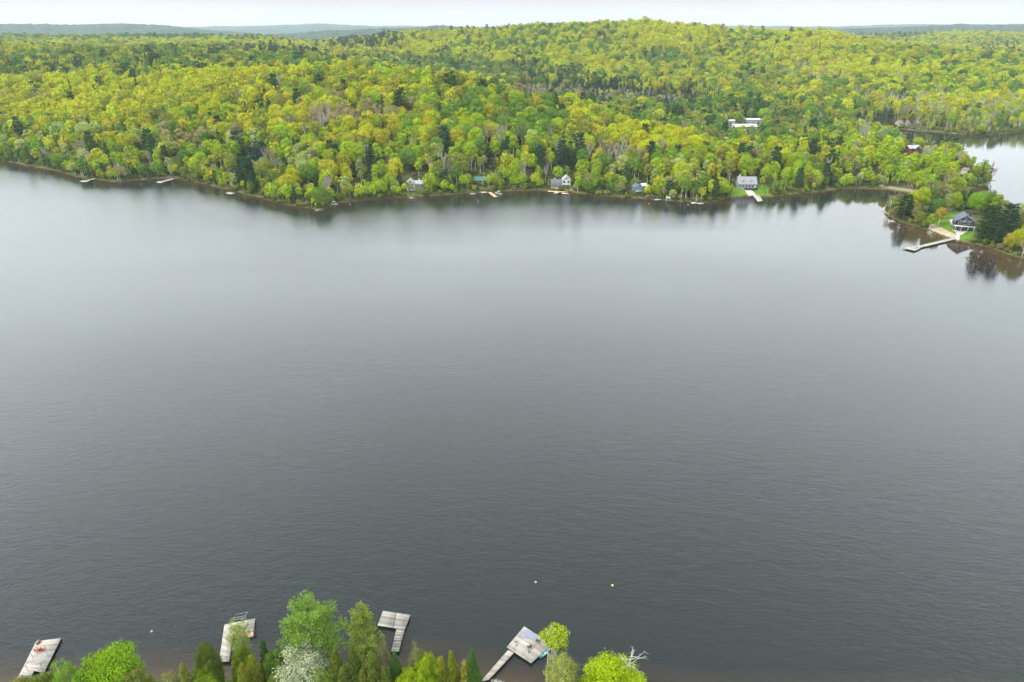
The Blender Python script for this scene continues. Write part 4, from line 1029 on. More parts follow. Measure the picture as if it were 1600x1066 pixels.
def gable_roof(name, x0, x1, y0, y1, ze, rise, mat, parent, axis='x', over=.45, th=.22):
    if axis == 'x':
        ym, hw = (y0 + y1) / 2, (y1 - y0) / 2
        k = rise / hw; e = hw + over
        prof = [(-e, ze - over * k + .03), (0, ze + rise + .03), (e, ze - over * k + .03), (e, ze - over * k + .03 + th), (0, ze + rise + .03 + th), (-e, ze - over * k + .03 + th)]
        V = [(x, ym + a, z) for x in (x0 - over, x1 + over) for a, z in prof]
    else:
        xm, hw = (x0 + x1) / 2, (x1 - x0) / 2
        k = rise / hw; e = hw + over
        prof = [(-e, ze - over * k + .03), (0, ze + rise + .03), (e, ze - over * k + .03), (e, ze - over * k + .03 + th), (0, ze + rise + .03 + th), (-e, ze - over * k + .03 + th)]
        V = [(xm + a, y, z) for y in (y0 - over, y1 + over) for a, z in prof]
    Fc = [(0, 1, 4, 5), (1, 2, 3, 4), (11, 10, 7, 6), (10, 9, 8, 7), (0, 6, 7, 1), (1, 7, 8, 2), (2, 8, 9, 3), (3, 9, 10, 4), (4, 10, 11, 5), (5, 11, 6, 0)]
    return poly(name, V, Fc, mat, parent)
def window(parent, x, y, z, w, h, face='s', frame=None, glass=None, mull=1):
    """frame stands proud of the wall, its pane a sub-part; face s/n/e/w"""
    frame = frame or M_WHITE; g = Geo(); t = .09; n = mull + 1
    def bx(a, b, c, d, dep, off):
        if face in 'sn':
            s = -1 if face == 's' else 1; return ((x + a, y + s * off, z + b), (c, dep, d))
        s = 1 if face == 'e' else -1; return ((x + s * off, y + a, z + b), (dep, c, d))
    for a, b, c, d in [(0, h / 2 - t / 2, w, t), (0, -h / 2 + t / 2, w, t), (-w / 2 + t / 2, 0, t, h - 2 * t), (w / 2 - t / 2, 0, t, h - 2 * t)] + [(-w / 2 + w * (i + 1) / n, 0, t, h - 2 * t) for i in range(mull)]:
        c_c, s_s = bx(a, b, c, d, .10, .05); gbox(g, c_c, s_s)
    f = part("window", g, frame, parent)
    q = Geo(); c_c, s_s = bx(0, 0, w - 2 * t + .01, h - 2 * t + .01, .03, .03); gbox(q, c_c, s_s)
    part("pane", q, glass or M_GLASS, f); return f
def door(parent, x, y, z0, w=1.0, h=2.1, face='s', mat=None):
    s = -1 if face == 's' else 1
    d = boxpart("door", (x, y + s * .05, z0 + h / 2), (w, .08, h), mat or M_WHITE, parent)
    boxpart("handle", (x + w * .36, y + s * .12, z0 + 1.0), (.06, .06, .14), M_METAL, d); return d
def place(name, label, cat, px_, py_, rz=0.0, z=None, group=None):
    b = at(px_, py_, 2.0)
    zg = 2.0 if z is None else z
    for _ in range(14):
        if z is None: zg = zg * .6 + .4 * float(ground(b[0], b[1]))
        b = at(px_, py_, zg)
    if z is None: zg = float(ground(b[0], b[1]))
    return thing(name, label, cat, (b[0], b[1], zg), rz, group), b, zg
def rails(parent, pts, z0, h=1.0, mat=None, name="railing"):
    g = Geo()
    for a, b in zip(pts[:-1], pts[1:]):
        a, b = np.array(a, float), np.array(b, float); L = np.linalg.norm(b - a); rz = math.atan2(b[1] - a[1], b[0] - a[0]); mid = (a + b) / 2
        for zz in (z0 + h, z0 + h * .5): gbox(g, (mid[0], mid[1], zz), (L, .06, .07), rz)
        for i in range(int(L / 1.4) + 1):
            p = a + (b - a) * i / max(1, int(L / 1.4)); gbox(g, (p[0], p[1], z0 + h / 2), (.09, .09, h - .08), rz)
    return part(name, g, mat or M_WHITE, parent)

def foundation(parent, x0, x1, y0, y1, depth=2.2, mat=None):
    boxpart("foundation", ((x0 + x1) / 2, (y0 + y1) / 2, -depth / 2), (x1 - x0 - .1, y1 - y0 - .1, depth), mat or M_STONE, parent)

# --- cottage with the light grey roof (left of the middle)
h, _, _ = place("cottage", "white-walled cottage under pale grey metal roofs, between the wooded point and the green-roofed cottage", "cottage", 648, 297, math.radians(4))
foundation(h, -6, 6.2, 0, 8)
gable_body("wall", -6, 0, 0, 7, 0, 5.0, 2.2, M_CREAM, h, 'y'); gable_roof("roof", -6, 0, 0, 7, 5.0, 2.2, M_LGREY, h, 'y')
gable_body("wing_wall", 0.05, 6.2, 1.2, 7, 0, 4.3, 1.7, M_GREYW, h, 'x'); gable_roof("wing_roof", .55, 6.2, 1.2, 7, 4.3, 1.7, M_LGREY, h, 'x', .4)
for x_ in (-4.6, -1.5): window(h, x_, 0, 3.9, 1.5, 1.3); window(h, x_, 0, 1.5, 1.6, 1.5)
window(h, -3, 0, 5.6, 1.1, .9); window(h, 2.2, 1.2, 2.6, 1.6, 1.4); window(h, 4.8, 1.2, 2.6, 1.6, 1.4); door(h, -3.05, 0, .1)
boxpart("deck", (-3, -1.7, .25), (6.4, 3.2, .3), M_DECK, h); rails(h, [(-6.1, -.1), (-6.1, -3.2), (.1, -3.2), (.1, -.1)], .4)
boxpart("chimney", (3.2, 5.4, 6.2), (.8, .8, 1.8), M_STONE, h)
# --- dark cottage with green roof
h, _, _ = place("cottage", "small dark brown cottage with a green metal roof", "cottage", 750, 289, math.radians(-6))
foundation(h, -4, 4, 0, 6)
gable_body("wall", -4, 4, 0, 6, 0, 3.4, 2.0, M_BROWNW, h, 'x'); gable_roof("roof", -4, 4, 0, 6, 3.4, 2.0, M_GREENR, h, 'x', .6)
window(h, -2.2, 0, 2.0, 1.6, 1.3); window(h, 2.2, 0, 2.0, 1.6, 1.3); door(h, 0, 0, .1, mat=M_GREENR)
boxpart("porch", (0, -1.2, .2), (7, 2.2, .25), M_DARKW, h); boxpart("chimney", (2.6, 4, 5.2), (.7, .7, 1.6), M_STONE, h)
# --- house with white gables
h, _, _ = place("house", "low dark-roofed house with a taller white gabled end above the sandy docks", "house", 878, 294, math.radians(-3))
foundation(h, -8, 6.2, 0, 9)
gable_body("wall", -8, 0, .6, 8, 0, 3.2, 2.4, M_GREYW, h, 'x'); gable_roof("roof", -8, -.35, .6, 8, 3.2, 2.4, M_SLATE, h, 'x', .35)
gable_body("gable_wall", 0.05, 6.2, 0, 9, 0, 5.8, 2.6, M_WHITE, h, 'y'); gable_roof("gable_roof", 0.05, 6.2, 0, 9, 5.8, 2.6, M_LGREY, h, 'y', .4)
for x_ in (1.5, 4.7): window(h, x_, 0, 4.6, 1.5, 1.4, frame=M_DARKW); window(h, x_, 0, 1.6, 1.7, 1.6, frame=M_DARKW)
window(h, 3.1, 0, 6.9, 1.2, .9, frame=M_DARKW)
for x_ in (-6.6, -4, -1.6): window(h, x_, .6, 1.8, 1.5, 1.3)
door(h, 3.1, 0, .1, mat=M_DARKW); boxpart("deck", (-1, -1.6, .15), (13, 3.0, .25), M_DECK, h); rails(h, [(-7.4, -3), (5.4, -3)], .28)
boxpart("skylight", (-2.6, 2.3, 4.45), (.9, .7, .12), M_WHITE, h); boxpart("chimney", (-5.5, 5.6, 5.4), (.8, .8, 1.8), M_STONE, h)
# --- blue cottage
h, _, _ = place("cottage", "blue two-storey cottage left of the lamp-post jetty", "cottage", 998, 304, math.radians(12))
foundation(h, -3, 3, 0, 7)
gable_body("wall", -3, 3, 0, 7, 0, 5.0, 1.8, M_BLUEW, h, 'y'); gable_roof("roof", -3, 3, 0, 7, 5.0, 1.8, M_SLATE, h, 'y', .4)
gable_body("wing_wall", 3.1, 7.2, 3, 8, 0, 5.2, 1.4, M_BLUEW, h, 'x'); gable_roof("wing_roof", 3.5, 7.2, 3, 8, 5.2, 1.4, M_PALER, h, 'x', .35)
for x_ in (-1.5, 1.5): window(h, x_, 0, 4.0, 1.4, 1.2); window(h, x_, 0, 1.4, 1.4, 1.2)
boxpart("balcony", (0, -1.0, 2.5), (6, 1.9, .2), M_DECK, h); rails(h, [(-3, -1.9), (3, -1.9)], 2.6)
for s in (-2.8, 2.8): boxpart("post", (s, -1.8, 1.2), (.16, .16, 2.4), M_DARKW, h)
window(h, 5.2, 3, 3.8, 1.5, 1.2)
# --- big grey lake house
h, _, _ = place("house", "big grey house with two dormers at the head of the long pale dock", "house", 1167, 295, math.radians(-4))
foundation(h, -6.5, 6.5, 0, 9)
gable_body("wall", -6.5, 6.5, 0, 9, 0, 3.6, 4.2, M_GREYW, h, 'x'); gable_roof("roof", -6.5, 6.5, 0, 9, 3.6, 4.2, M_GREYR, h, 'x', .5)
for x_ in (-2.8, 2.4):
    d_ = gable_body("dormer", x_ - 1.0, x_ + 1.0, .9, 4.2, 3.9, 1.6, .9, M_WHITE, h, 'y'); gable_roof("dormer_roof", x_ - 1.0, x_ + 1.0, .9, 4.2, 5.5, .9, M_GREYR, h, 'y', .2, .12)
    window(h, x_, .9, 4.9, 1.2, 1.0)
for x_ in (-5.2, -3.0, -.6, 1.6, 4.2): window(h, x_, 0, 1.9, 1.3, 1.7, mull=0)
door(h, 5.6, 0, .2); boxpart("deck", (2.2, -2.0, .35), (9.6, 3.6, .3), M_DARKW, h); rails(h, [(-2.6, -3.7), (7.0, -3.7)], .5, mat=M_DARKW)
boxpart("chimney", (-5, 5.4, 7.9), (.9, .9, 2.2), M_STONE, h)
# --- dark gabled house on the peninsula
h, _, _ = place("house", "black gabled house with a slate roof facing the curved terrace on the peninsula", "house", 1504, 361, math.radians(-24))
X0, X1, Y0, Y1 = -4.6, 5.0, 0, 11
foundation(h, X0, X1, Y0, Y1)
gable_body("wall", X0, X1, Y0, Y1, 0, 5.6, 3.2, M_BLACKW, h, 'y'); gable_roof("roof", X0, X1, Y0, Y1, 5.6, 3.2, M_SLATE, h, 'y', .6)
boxpart("veranda_roof", (.2, -1.3, 3.1), (10.2, 2.8, .22), M_WHITE, h)
for x_ in (X0 + .2, -1.5, 1.9, X1 - .2): boxpart("post", (x_, -2.5, 1.5), (.2, .2, 3.0), M_WHITE, h)
for x_ in (-3.2, -1.0, 1.4, 3.6): window(h, x_, 0, 1.45, 1.9, 2.4, mull=1)
for x_ in (-2.2, .2, 2.6): window(h, x_, 0, 5.0, 1.9, 2.4, mull=1)
window(h, .2, 0, 7.3, 1.6, 1.1, mull=1)
for y_ in (2.5, 5.5, 8.5): window(h, X0, y_, 1.6, 1.6, 1.4, 'w'); window(h, X0, y_, 4.4, 1.4, 1.2, 'w')
boxpart("chimney", (2.8, 7.2, 8.2), (.8, .8, 2.4), M_DARKW, h)
# --- red cottage, bungalow, white cottage on the narrows
h, _, _ = place("cottage", "red cottage with a pale grey roof, among trees left of the lone pine", "cottage", 1429, 240, math.radians(10))
foundation(h, -5.5, 5.5, 0, 8)
gable_body("wall", -5.5, 5.5, 1, 8, 0, 4.6, 2.2, M_REDW, h, 'x'); gable_roof("roof", -5.5, 5.5, 1, 8, 4.6, 2.2, M_LGREY, h, 'x', .5)
gable_body("gable_wall", -1.6, 3.4, -1.6, 4, 0, 4.8, 2.1, M_REDW, h, 'y'); gable_roof("gable_roof", -1.6, 3.4, -1.6, 4, 4.8, 2.1, M_LGREY, h, 'y', .45)
window(h, .9, -1.6, 4.9, 1.7, 2.0, mull=1); window(h, .9, -1.6, 1.8, 2.4, 1.8); window(h, -3.6, 1, 2.6, 1.5, 1.3); window(h, 4.4, 1, 2.6, 1.3, 1.3)
h, _, _ = place("bungalow", "long low bungalow with a brown roof at the head of the right-hand lake", "bungalow", 1421, 197, math.radians(-2))
foundation(h, -13, 13, 0, 10)
gable_body("wall", -13, 13, 0, 10, 0, 3.0, 2.6, M_CREAM, h, 'x'); gable_roof("roof", -13, 13, 0, 10, 3.0, 2.6, M_TANR, h, 'x', .8)
for x_ in (-10.5, -6.5, 3, 7, 10.8): window(h, x_, 0, 1.7, 2.0, 1.5)
door(h, -1.5, 0, .1, 1.2, 2.2, mat=M_REDW); boxpart("chimney", (5, 6, 5.8), (1.2, 1, 2), M_STONE, h)
h, _, _ = place("boathouse", "small white boathouse at the water by the narrows", "boathouse", 1513, 272, math.radians(20))
foundation(h, -2.4, 2.4, 0, 5)
gable_body("wall", -2.4, 2.4, 0, 5, 0, 2.8, 1.4, M_WHITE, h, 'y'); gable_roof("roof", -2.4, 2.4, 0, 5, 2.8, 1.4, M_TANR, h, 'y', .3); door(h, 0, 0, .1, 2.2, 2.3, mat=M_DARKW)
# --- the works: long white-roofed sheds
def shed(label, px_, py_, w, d, hh, rise, rz, wm, rm, doors=2, name="shed"):
    h, _, _ = place(name, label, "shed", px_, py_, math.radians(rz))
    foundation(h, -w / 2, w / 2, 0, d)
    gable_body("wall", -w / 2, w / 2, 0, d, 0, hh, rise, wm, h, 'x'); gable_roof("roof", -w / 2, w / 2, 0, d, hh, rise, rm, h, 'x', .4, .3)
    for i in range(doors):
        boxpart("door", (-w / 2 + w * (i + .5) / doors, -.06, hh * .36), (3.2, .1, hh * .7), M_GREYW, h)
    return h
shed("widest of the white-roofed sheds in the clearing, in front of the other two", 1167, 206, 27, 24, 5, 1.6, 3, M_CREAM, M_PALER, 5)
shed("long narrow white-roofed shed behind the widest one", 1179, 194, 22, 10, 4.5, 1.2, -4, M_GREYW, M_PALER, 4)
shed("small white-roofed shed at the left end of the clearing", 1143, 195, 8, 9, 4, 1.2, 2, M_GREYW, M_PALER, 2)
h, _, _ = place("workshop", "flat-topped cream block with tall windows at the right end of the clearing", "workshop", 1222, 196, math.radians(-6))
foundation(h, -6, 6, 0, 12); boxpart("wall", (0, 6, 3.6), (12, 12, 7.2), M_CREAM, h); boxpart("roof", (0, 6, 7.4), (12.8, 12.8, .4), M_PALER, h)
for x_ in (-3.9, 0, 3.9): window(h, x_, 0, 4.2, 2.6, 4.2, mull=1, frame=M_GREYW)
shed("low pale shed with a broken-looking skyline in front of the cream block", 1206, 206, 16, 9, 3.2, 1.5, 8, M_WHITE, M_PALER, 2)

# ------------------------------------------------------------------ ground dressings, draped a few millimetres over the ground
def drape(name, pts, mat, label, z=None, lift=.05, cell=1.0, px_pts=True):
    W_ = np.array([at(a, b, 1.2 if z is None else z)[:2] for a, b in pts]) if px_pts else np.array(pts)
    x0, y0 = W_.min(0); x1, y1 = W_.max(0)
    xs, ys = np.arange(x0, x1 + cell, cell), np.arange(y0, y1 + cell, cell)
    X, Y = np.meshgrid(xs, ys); ins = sdf(X, Y, densify([tuple(p) for p in W_], 3, .5)).reshape(X.shape)
    Z = ground(X, Y) + lift
    c = len(xs); i = (np.arange(len(ys) - 1)[:, None] * c + np.arange(c - 1)[None, :])
    ok = ((ins[:-1, :-1] > 0) & (Z[:-1, :-1] > .08)).ravel(); i = i.ravel()[ok]
    me = mesh_np(name, np.stack([X, Y, Z], -1).reshape(-1, 3), np.stack([i, i + 1, i + c + 1, i + c], 1), mats=[mat], smooth=True)
    tag(link(name, me), label, None, None, 'structure')
drape("lawn", [(1450, 362), (1458, 346), (1476, 337), (1500, 334), (1512, 340), (1518, 352), (1524, 362), (1520, 374), (1510, 376), (1500, 375), (1480, 368), (1462, 362)], M_LAWN, "mown green lawn on the peninsula", lift=.04)
drape("terrace", [(1482, 349), (1492, 346), (1512, 352), (1514, 358), (1511, 366), (1503, 369), (1493, 367), (1490, 361), (1484, 356)], M_STONE, "curved pale stone terrace in front of the black house", lift=.09, cell=.6)
drape("path", [(1495, 366), (1501, 367), (1500, 376), (1492, 376)], M_STONE, "pale path from the terrace to the long dock", lift=.13, cell=.5)
drape("beach", [(1446, 351), (1456, 352), (1472, 358), (1488, 365), (1500, 371), (1496, 379), (1478, 373), (1458, 364)], M_SAND, "narrow strip of pale sand beside the long dock", lift=.07, cell=.7)
drape("lane", [(1376, 290), (1395, 292.5), (1420, 296), (1440, 299.5), (1456, 302.5), (1455, 304.5), (1436, 302), (1416, 298.3), (1392, 294.6), (1374, 292)], M_LANE, "pale gravel lane along the inlet", lift=.05)
drape("clearing", [(1480, 276), (1488, 273), (1504, 272), (1508, 276), (1496, 281), (1484, 282)], M_LANE, "bare gravel patch by the narrows", lift=.05)
drape("lawn", [(1140, 308), (1144, 298), (1158, 294), (1196, 295), (1206, 300), (1204, 307), (1165, 307)], M_LAWN, "green lawn in front of the big grey house", lift=.05)
drape("path", [(1152, 294), (1160, 293), (1178, 302), (1184, 306), (1174, 306)], M_STONE, "pale stone path from the big grey house to its dock", lift=.11, cell=.6)
drape("yard", [(1134, 198), (1160, 188), (1235, 188), (1236, 202), (1215, 208), (1140, 208)], M_LANE, "pale gravel yard around the white-roofed sheds", z=4, lift=.06, cell=2.0)
drape("beach", [(868, 292), (893, 292), (895, 300), (852, 299)], M_EARTH, "bare earth slope below the white-gabled house", lift=.05)
drape("beach", [(212, 274), (250, 272), (275, 276), (276, 281), (225, 283)], M_EARTH, "bare brown bank beside the second jetty from the left", lift=.05)

# ------------------------------------------------------------------ docks
def W2(p, z): return at(p[0], p[1], z)[:2]
def planks(name, quad, z, mat, parent, org, pitch=.16, th=.05, gap=.015, ends=None):
    """boards laid across from edge A-D to edge B-C, stepping from A-B towards D-C"""
    A, B, C, D = [np.array(W2(p, z)) - org for p in quad]
    L = (np.linalg.norm(D - A) + np.linalg.norm(C - B)) / 2; n = max(2, int(L / pitch)); gp = gap / pitch
    r = random.Random(int(A[0] * 10)); g = Geo()
    for i in range(n):
        a, b = (i + gp / 2) / n, (i + 1 - gp / 2) / n
        dz = r.uniform(-.006, .006)
        p = [A + (D - A) * a, B + (C - B) * a, B + (C - B) * b, A + (D - A) * b]
        V = [(q[0], q[1], z - th + dz) for q in p] + [(q[0], q[1], z + dz) for q in p]
        g.add(V, [(0, 3, 2, 1), (4, 5, 6, 7), (0, 1, 5, 4), (1, 2, 6, 5), (2, 3, 7, 6), (3, 0, 4, 7)])
    o = part(name, g, mat, parent)
    f = Geo()                                              # skirting beams under the boards
    cs = [A, B, C, D]; ctr = sum(cs) / 4
    for a, b in ((A, B), (B, C), (C, D), (D, A)):
        a2, b2 = a + (ctr - a) * .02, b + (ctr - b) * .02
        m_ = (a2 + b2) / 2; gbox(f, (m_[0], m_[1], z - th - .10), (np.linalg.norm(b2 - a2), .08, .18), math.atan2(*(b2 - a2)[::-1]))
    part("beam", f, M_DARKW, o)
    return o, cs
def posts(parent, pts, z, org_w, r_=.09, up=.0, mat=None):
    for p in pts:
        g = Geo(); zb = float(ground(p[0] + org_w[0], p[1] + org_w[1])) - .4
        tube(g, [(p[0], p[1], max(zb, -5)), (p[0], p[1], z + up)], r_, 8)
        part("post", g, mat or M_DARKW, parent)
def dock(label, quads, z=.5, mat=None, pitch=.16, names=None, group=None, post=True, post_up=-.06, name="dock", cat="dock"):
    A = W2(quads[0][0], z); org = np.array(A)
    t = thing(name, label, cat, (org[0], org[1], 0), 0, group)
    allc = []
    for i, q in enumerate(quads):
        nm = (names[i] if names else ("platform" if i == 0 else "walkway"))
        o, cs = planks(nm, q, z + .004 * i, (mat[i] if isinstance(mat, (list, tuple)) else mat) or M_DECK, t, org, pitch)
        allc += cs
    if post:
        uniq = []
        ctr = sum(allc) / len(allc)
        for c in allc:
            c = c + unit(ctr - c) * .14
            if all(np.linalg.norm(c - q) > 1.1 for q in uniq): uniq.append(c)
        posts(t, uniq, z, org, up=post_up)
    return t, org

# near dock 1: wide platform, chairs and a bare canopy frame
dz = .55
t1, o1 = dock("pale dock at the far left with two red chairs and a bare canopy frame", [[(56.5, 1002), (95.5, 997), (68.5, 1051), (35, 1045)], [(35, 1045), (53, 1048.5), (38, 1080), (13, 1084)]], dz, M_DECKP, .15)
g = Geo(); pb = [(53.3, 1032.4), (44.4, 1050.3), (67, 1046.6), (75.9, 1029.2)]
wp = [np.array(W2(p, dz)) for p in pb]; c0 = sum(wp) / 4
fr = thing("canopy_frame", "bare metal canopy frame standing on the dock behind the red chairs", "frame", (c0[0], c0[1], dz + .01))
for p in wp:
    g = Geo(); q = p - c0; tube(g, [(q[0], q[1], 0), (q[0], q[1], 2.0)], .05, 6); part("leg", g, M_METAL, fr)
g = Geo()
for i in (0, 1, 3):
    a, b = wp[i] - c0, wp[(i + 1) % 4] - c0
    if i == 3: a, b = wp[2] - c0, wp[3] - c0
    tube(g, [(a[0], a[1], 2.0), (b[0], b[1], 2.0)], .045, 6)
part("rail", g, M_METAL, fr)
def chair(px_, py_, z, rz, mat, label, group=None, s=1.0):
    p = W2((px_, py_), z); t = thing("garden_chair", label, "chair", (p[0], p[1], z + .005), rz, group); t.scale = (s, s, s)
    g = Geo()
    for i in range(5): gbox(g, (-.22 + i * .11, 0.02, .36), (.10, .5, .025))
    part("seat", g, mat, t)
    g = Geo()
    for i in range(5):
        x = -.22 + i * .11; hgt = .78 - abs(i - 2) * .06
        V = [(x - .048, .26, .34), (x + .048, .26, .34), (x + .048 * 1.15, .52, .34 + hgt), (x - .048 * 1.15, .52, .34 + hgt)]
        V += [(a, b + .025, c) for a, b, c in V]; g.add(V, [(0, 1, 2, 3), (7, 6, 5, 4), (0, 4, 5, 1), (1, 5, 6, 2), (2, 6, 7, 3), (3, 7, 4, 0)])
    part("backrest", g, mat, t)
    for sx in (-1, 1):
        boxpart("armrest", (sx * .36, .05, .60), (.13, .72, .03), mat, t)
        boxpart("leg", (sx * .31, -.24, .29), (.05, .09, .58), mat, t); boxpart("leg", (sx * .31, .34, .29), (.05, .09, .58), mat, t)
    return t
chair(60.2, 1018.2, dz, math.radians(165), M_RED, "left one of the two red chairs side by side on the far-left dock", "red chairs on the dock", 1.15)
chair(67.2, 1017.0, dz, math.radians(190), M_RED, "right one of the two red chairs side by side on the far-left dock", "red chairs on the dock", 1.15)
p = W2((60, 1005), dz)
pt = thing("planter", "small brown planter of dry grass on the corner of the far-left dock", "planter", (p[0], p[1], dz + .005))
g = Geo(); gbox(g, (0, 0, .16), (.42, .8, .32)); part("box", g, M_RUST, pt)
g = Geo(); r = np.random.default_rng(4); Pn = r.uniform(-.2, .2, (70, 3)) * [1, 1.8, 0] + [0, 0, .48]; cards(g, Pn, r.normal(0, 1, (70, 3)), .03, .2, r, .2, 0, np.tile([0, 0, 1.], (70, 1)))
o = part("dry_grass", g, M_TWIG, pt); o['tint'] = [.42, .34, .16]

# near dock 2: L shape, rail frame, covered boat with outboard
t2, o2 = dock("beige L-shaped dock half hidden by the thin pale young tree", [[(350.5, 976), (399, 966), (396.5, 985.5), (364, 991)], [(350.5, 976.5), (364, 991), (358, 1034), (342, 1034)]], dz, M_DECKP, .15)
fr = thing("swim_rail", "thin pale metal rail frame at the outer edge of the beige L-shaped dock", "rail", (*W2((375, 970), dz), dz + .005))
base = np.array(W2((375, 970), dz)); g = Geo()
pts = [np.array(W2(p_, dz)) - base for p_ in ((365.5, 972), (384.5, 968.3))]
for q in pts: tube(g, [(q[0], q[1], 0), (q[0], q[1], 1.05)], .04, 6)
for zz in (.55, 1.05): tube(g, [(pts[0][0], pts[0][1], zz), (pts[1][0], pts[1][1], zz)], .035, 6)
out = np.array([.1, 1.1]); tube(g, [(pts[0][0], pts[0][1], 1.05), (pts[0][0] + out[0], pts[0][1] + out[1], .9), (pts[1][0] + out[0], pts[1][1] + out[1], .9), (pts[1][0], pts[1][1], 1.05)], .03, 6)
part("frame", g, M_METAL, fr)
b_ = boxpart("bench", (0, 0, .22), (1.4, .4, .44), M_DECKG, None); b_.location = (*W2((384, 979), dz), dz + .005); b_.rotation_euler = (0, 0, math.radians(85)); tag(b_, "faint grey bench box on the beige L-shaped dock", "bench")

def hull(name, label, cat, a, b, w, mat, inner, hh=.5, z=.0, seats=2, motor=False, blunt=.75, group=None, flat=False, open_=True):
    """boat between stern a and bow b (pixels on the water)"""
    A, B = np.array(W2(a, .2)), np.array(W2(b, .2)); L = float(np.linalg.norm(B - A)); rz = math.atan2(*(B - A)[::-1])
    t = thing(name, label, cat, (A[0], A[1], z), rz, group)
    n = 12; V = []; I = []
    for i in range(n):
        f = i / (n - 1); wf = w / 2 * (blunt + (1 - blunt) * math.sin(min(1, f * 3) * math.pi / 2)) * (1 - max(0, (f - .5) / .5) ** 2.3 * .97)
        sh = hh * (1 + .25 * f ** 2)
        V.append([(f * L, -wf, sh), (f * L, -wf * .82, -.02), (f * L, -wf * .25, -.18), (f * L, wf * .25, -.18), (f * L, wf * .82, -.02), (f * L, wf, sh)])
        I.append([(f * L * .985 + .03, -wf * .9, sh - .02), (f * L * .985 + .03, -wf * .7, .10), (f * L * .985 + .03, wf * .7, .10), (f * L * .985 + .03, wf * .9, sh - .02)])
    V = np.array(V); I = np.array(I)
    g = Geo(); k = 6
    Q = [(i * k + j, i * k + j + 1, (i + 1) * k + j + 1, (i + 1) * k + j) for i in range(n - 1) for j in range(k - 1)] + [(0, 1, 4, 5), (1, 2, 3, 4)]
    g.add(V.reshape(-1, 3), Q)
    rim = [(0, 0)]; R = []
    for i in range(n): R += [V[i, 0], I[i, 0], I[i, 3], V[i, 5]]
    g.add(R, [q for i in range(n - 1) for q in ((4 * i, 4 * i + 1, 4 * i + 5, 4 * i + 4), (4 * i + 2, 4 * i + 3, 4 * i + 7, 4 * i + 6))])
    part("hull", g, mat, t)
    g = Geo(); k = 4
    if open_:
        g.add(I.reshape(-1, 3), [(i * k + j, (i + 1) * k + j, (i + 1) * k + j + 1, i * k + j + 1) for i in range(n - 1) for j in range(3)] + [(0, 3, 2, 1)])
        part("inside", g, inner, t)
        for s in range(seats):
            f = (s + .8) / (seats + 1.2); boxpart("bench", (f * L, 0, hh * .62), (.28, w * .86, .04), inner, t)
    else:
        g.add([(q[0], q[1], q[2] + .02) for r_ in I for q in (r_[0], r_[3])] , [(2 * i, 2 * i + 2, 2 * i + 3, 2 * i + 1) for i in range(n - 1)])
        part("cover", g, inner, t)
    if motor:
        m_ = boxpart("outboard_motor", (-.22, 0, hh + .25), (.34, .30, .5), M_BLACK, t); boxpart("shaft", (-.3, 0, hh - .35), (.12, .1, .8), M_BLACK, m_)
    return t, L
hull("covered_boat", "low boat under a faded red cover with a black outboard, alongside the beige L-shaped dock", "boat", (396.5, 991.5), (366, 996.5), 1.45, M_PINK, M_PINK, .42, seats=0, motor=True, open_=False)

# near dock 3: grey E-shaped dock made of separate sections
q3 = [[(598.3, 954.3), (618.6, 957.3), (614.0, 981.3), (589.8, 977.3)], [(619.4, 957.5), (641.3, 960.7), (632.5, 983.3), (614.8, 981.4)]]
wa, wb, wc, wd = np.array((619.5, 982.5)), np.array((632.2, 983.6)), np.array((623.0, 1018.5)), np.array((611.0, 1018.5))
for i in range(4):
    f0, f1 = i / 4 + .012, (i + 1) / 4 - .012
    q3.append([tuple(wa + (wd - wa) * f0), tuple(wb + (wc - wb) * f0), tuple(wb + (wc - wb) * f1), tuple(wa + (wd - wa) * f1)])
t3, o3 = dock("weathered grey sectional dock with a two-part platform and stepped walkway, beside the slim pine", q3, .5, [M_DECKG] * 6, .17, ["platform", "platform"] + ["walkway"] * 4)

# near dock 4: diamond dock with mat, chairs and the turquoise boat
t4, o4 = dock("beige diamond-shaped dock with a long narrow walkway, beside the turquoise boat", [[(819, 978.7), (861.5, 1007), (830, 1036.5), (791.5, 1011.5)], [(794, 1015.5), (803, 1020), (764, 1062), (750, 1066)]], dz, M_DECKP, .15)
q = [np.array(W2(p_, dz)) for p_ in ((822, 982.5), (843, 993.5), (836, 1002), (810, 994))]
mt = poly("deck_mat", [(v[0], v[1], dz + .012) for v in q] + [(v[0], v[1], dz + .03) for v in q], [(3, 2, 1, 0), (4, 5, 6, 7), (0, 1, 5, 4), (1, 2, 6, 5), (2, 3, 7, 6), (3, 0, 4, 7)], M_MAT, None); tag(mt, "grey-blue mat covering the outer corner of the diamond dock", "mat")
chair(827.0, 1012.5, dz, math.radians(200), M_RUST, "brown chair near the middle of the diamond dock", "brown chairs on the diamond dock", 1.1)
chair(841.5, 1003.2, dz, math.radians(150), M_RUST, "brown chair on the diamond dock nearest the turquoise boat", "brown chairs on the diamond dock", 1.1)
p = W2((826.8, 1020), dz); ln = thing("lantern", "small dark lantern on the boards beside the middle brown chair", "lantern", (p[0], p[1], dz + .005))
boxpart("base", (0, 0, .03), (.24, .24, .06), M_BLACK, ln); boxpart("glass", (0, 0, .19), (.16, .16, .26), M_CREAM, ln); boxpart("lid", (0, 0, .35), (.24, .24, .06), M_BLACK, ln)
for (x_, y_) in ((806.5, 1003), (807, 1009)):
    c_ = Geo(); gbox(c_, (0, 0, .04), (.5, .07, .08)); gbox(c_, (0, 0, .10), (.3, .06, .05)); o = part("cleat", c_, M_BLACK, None); o.location = (*W2((x_, y_), dz), dz + .005); tag(o, "black mooring cleat on the walkway side of the diamond dock, " + ("the outer one" if y_ < 1005 else "the inner one"), "cleat")
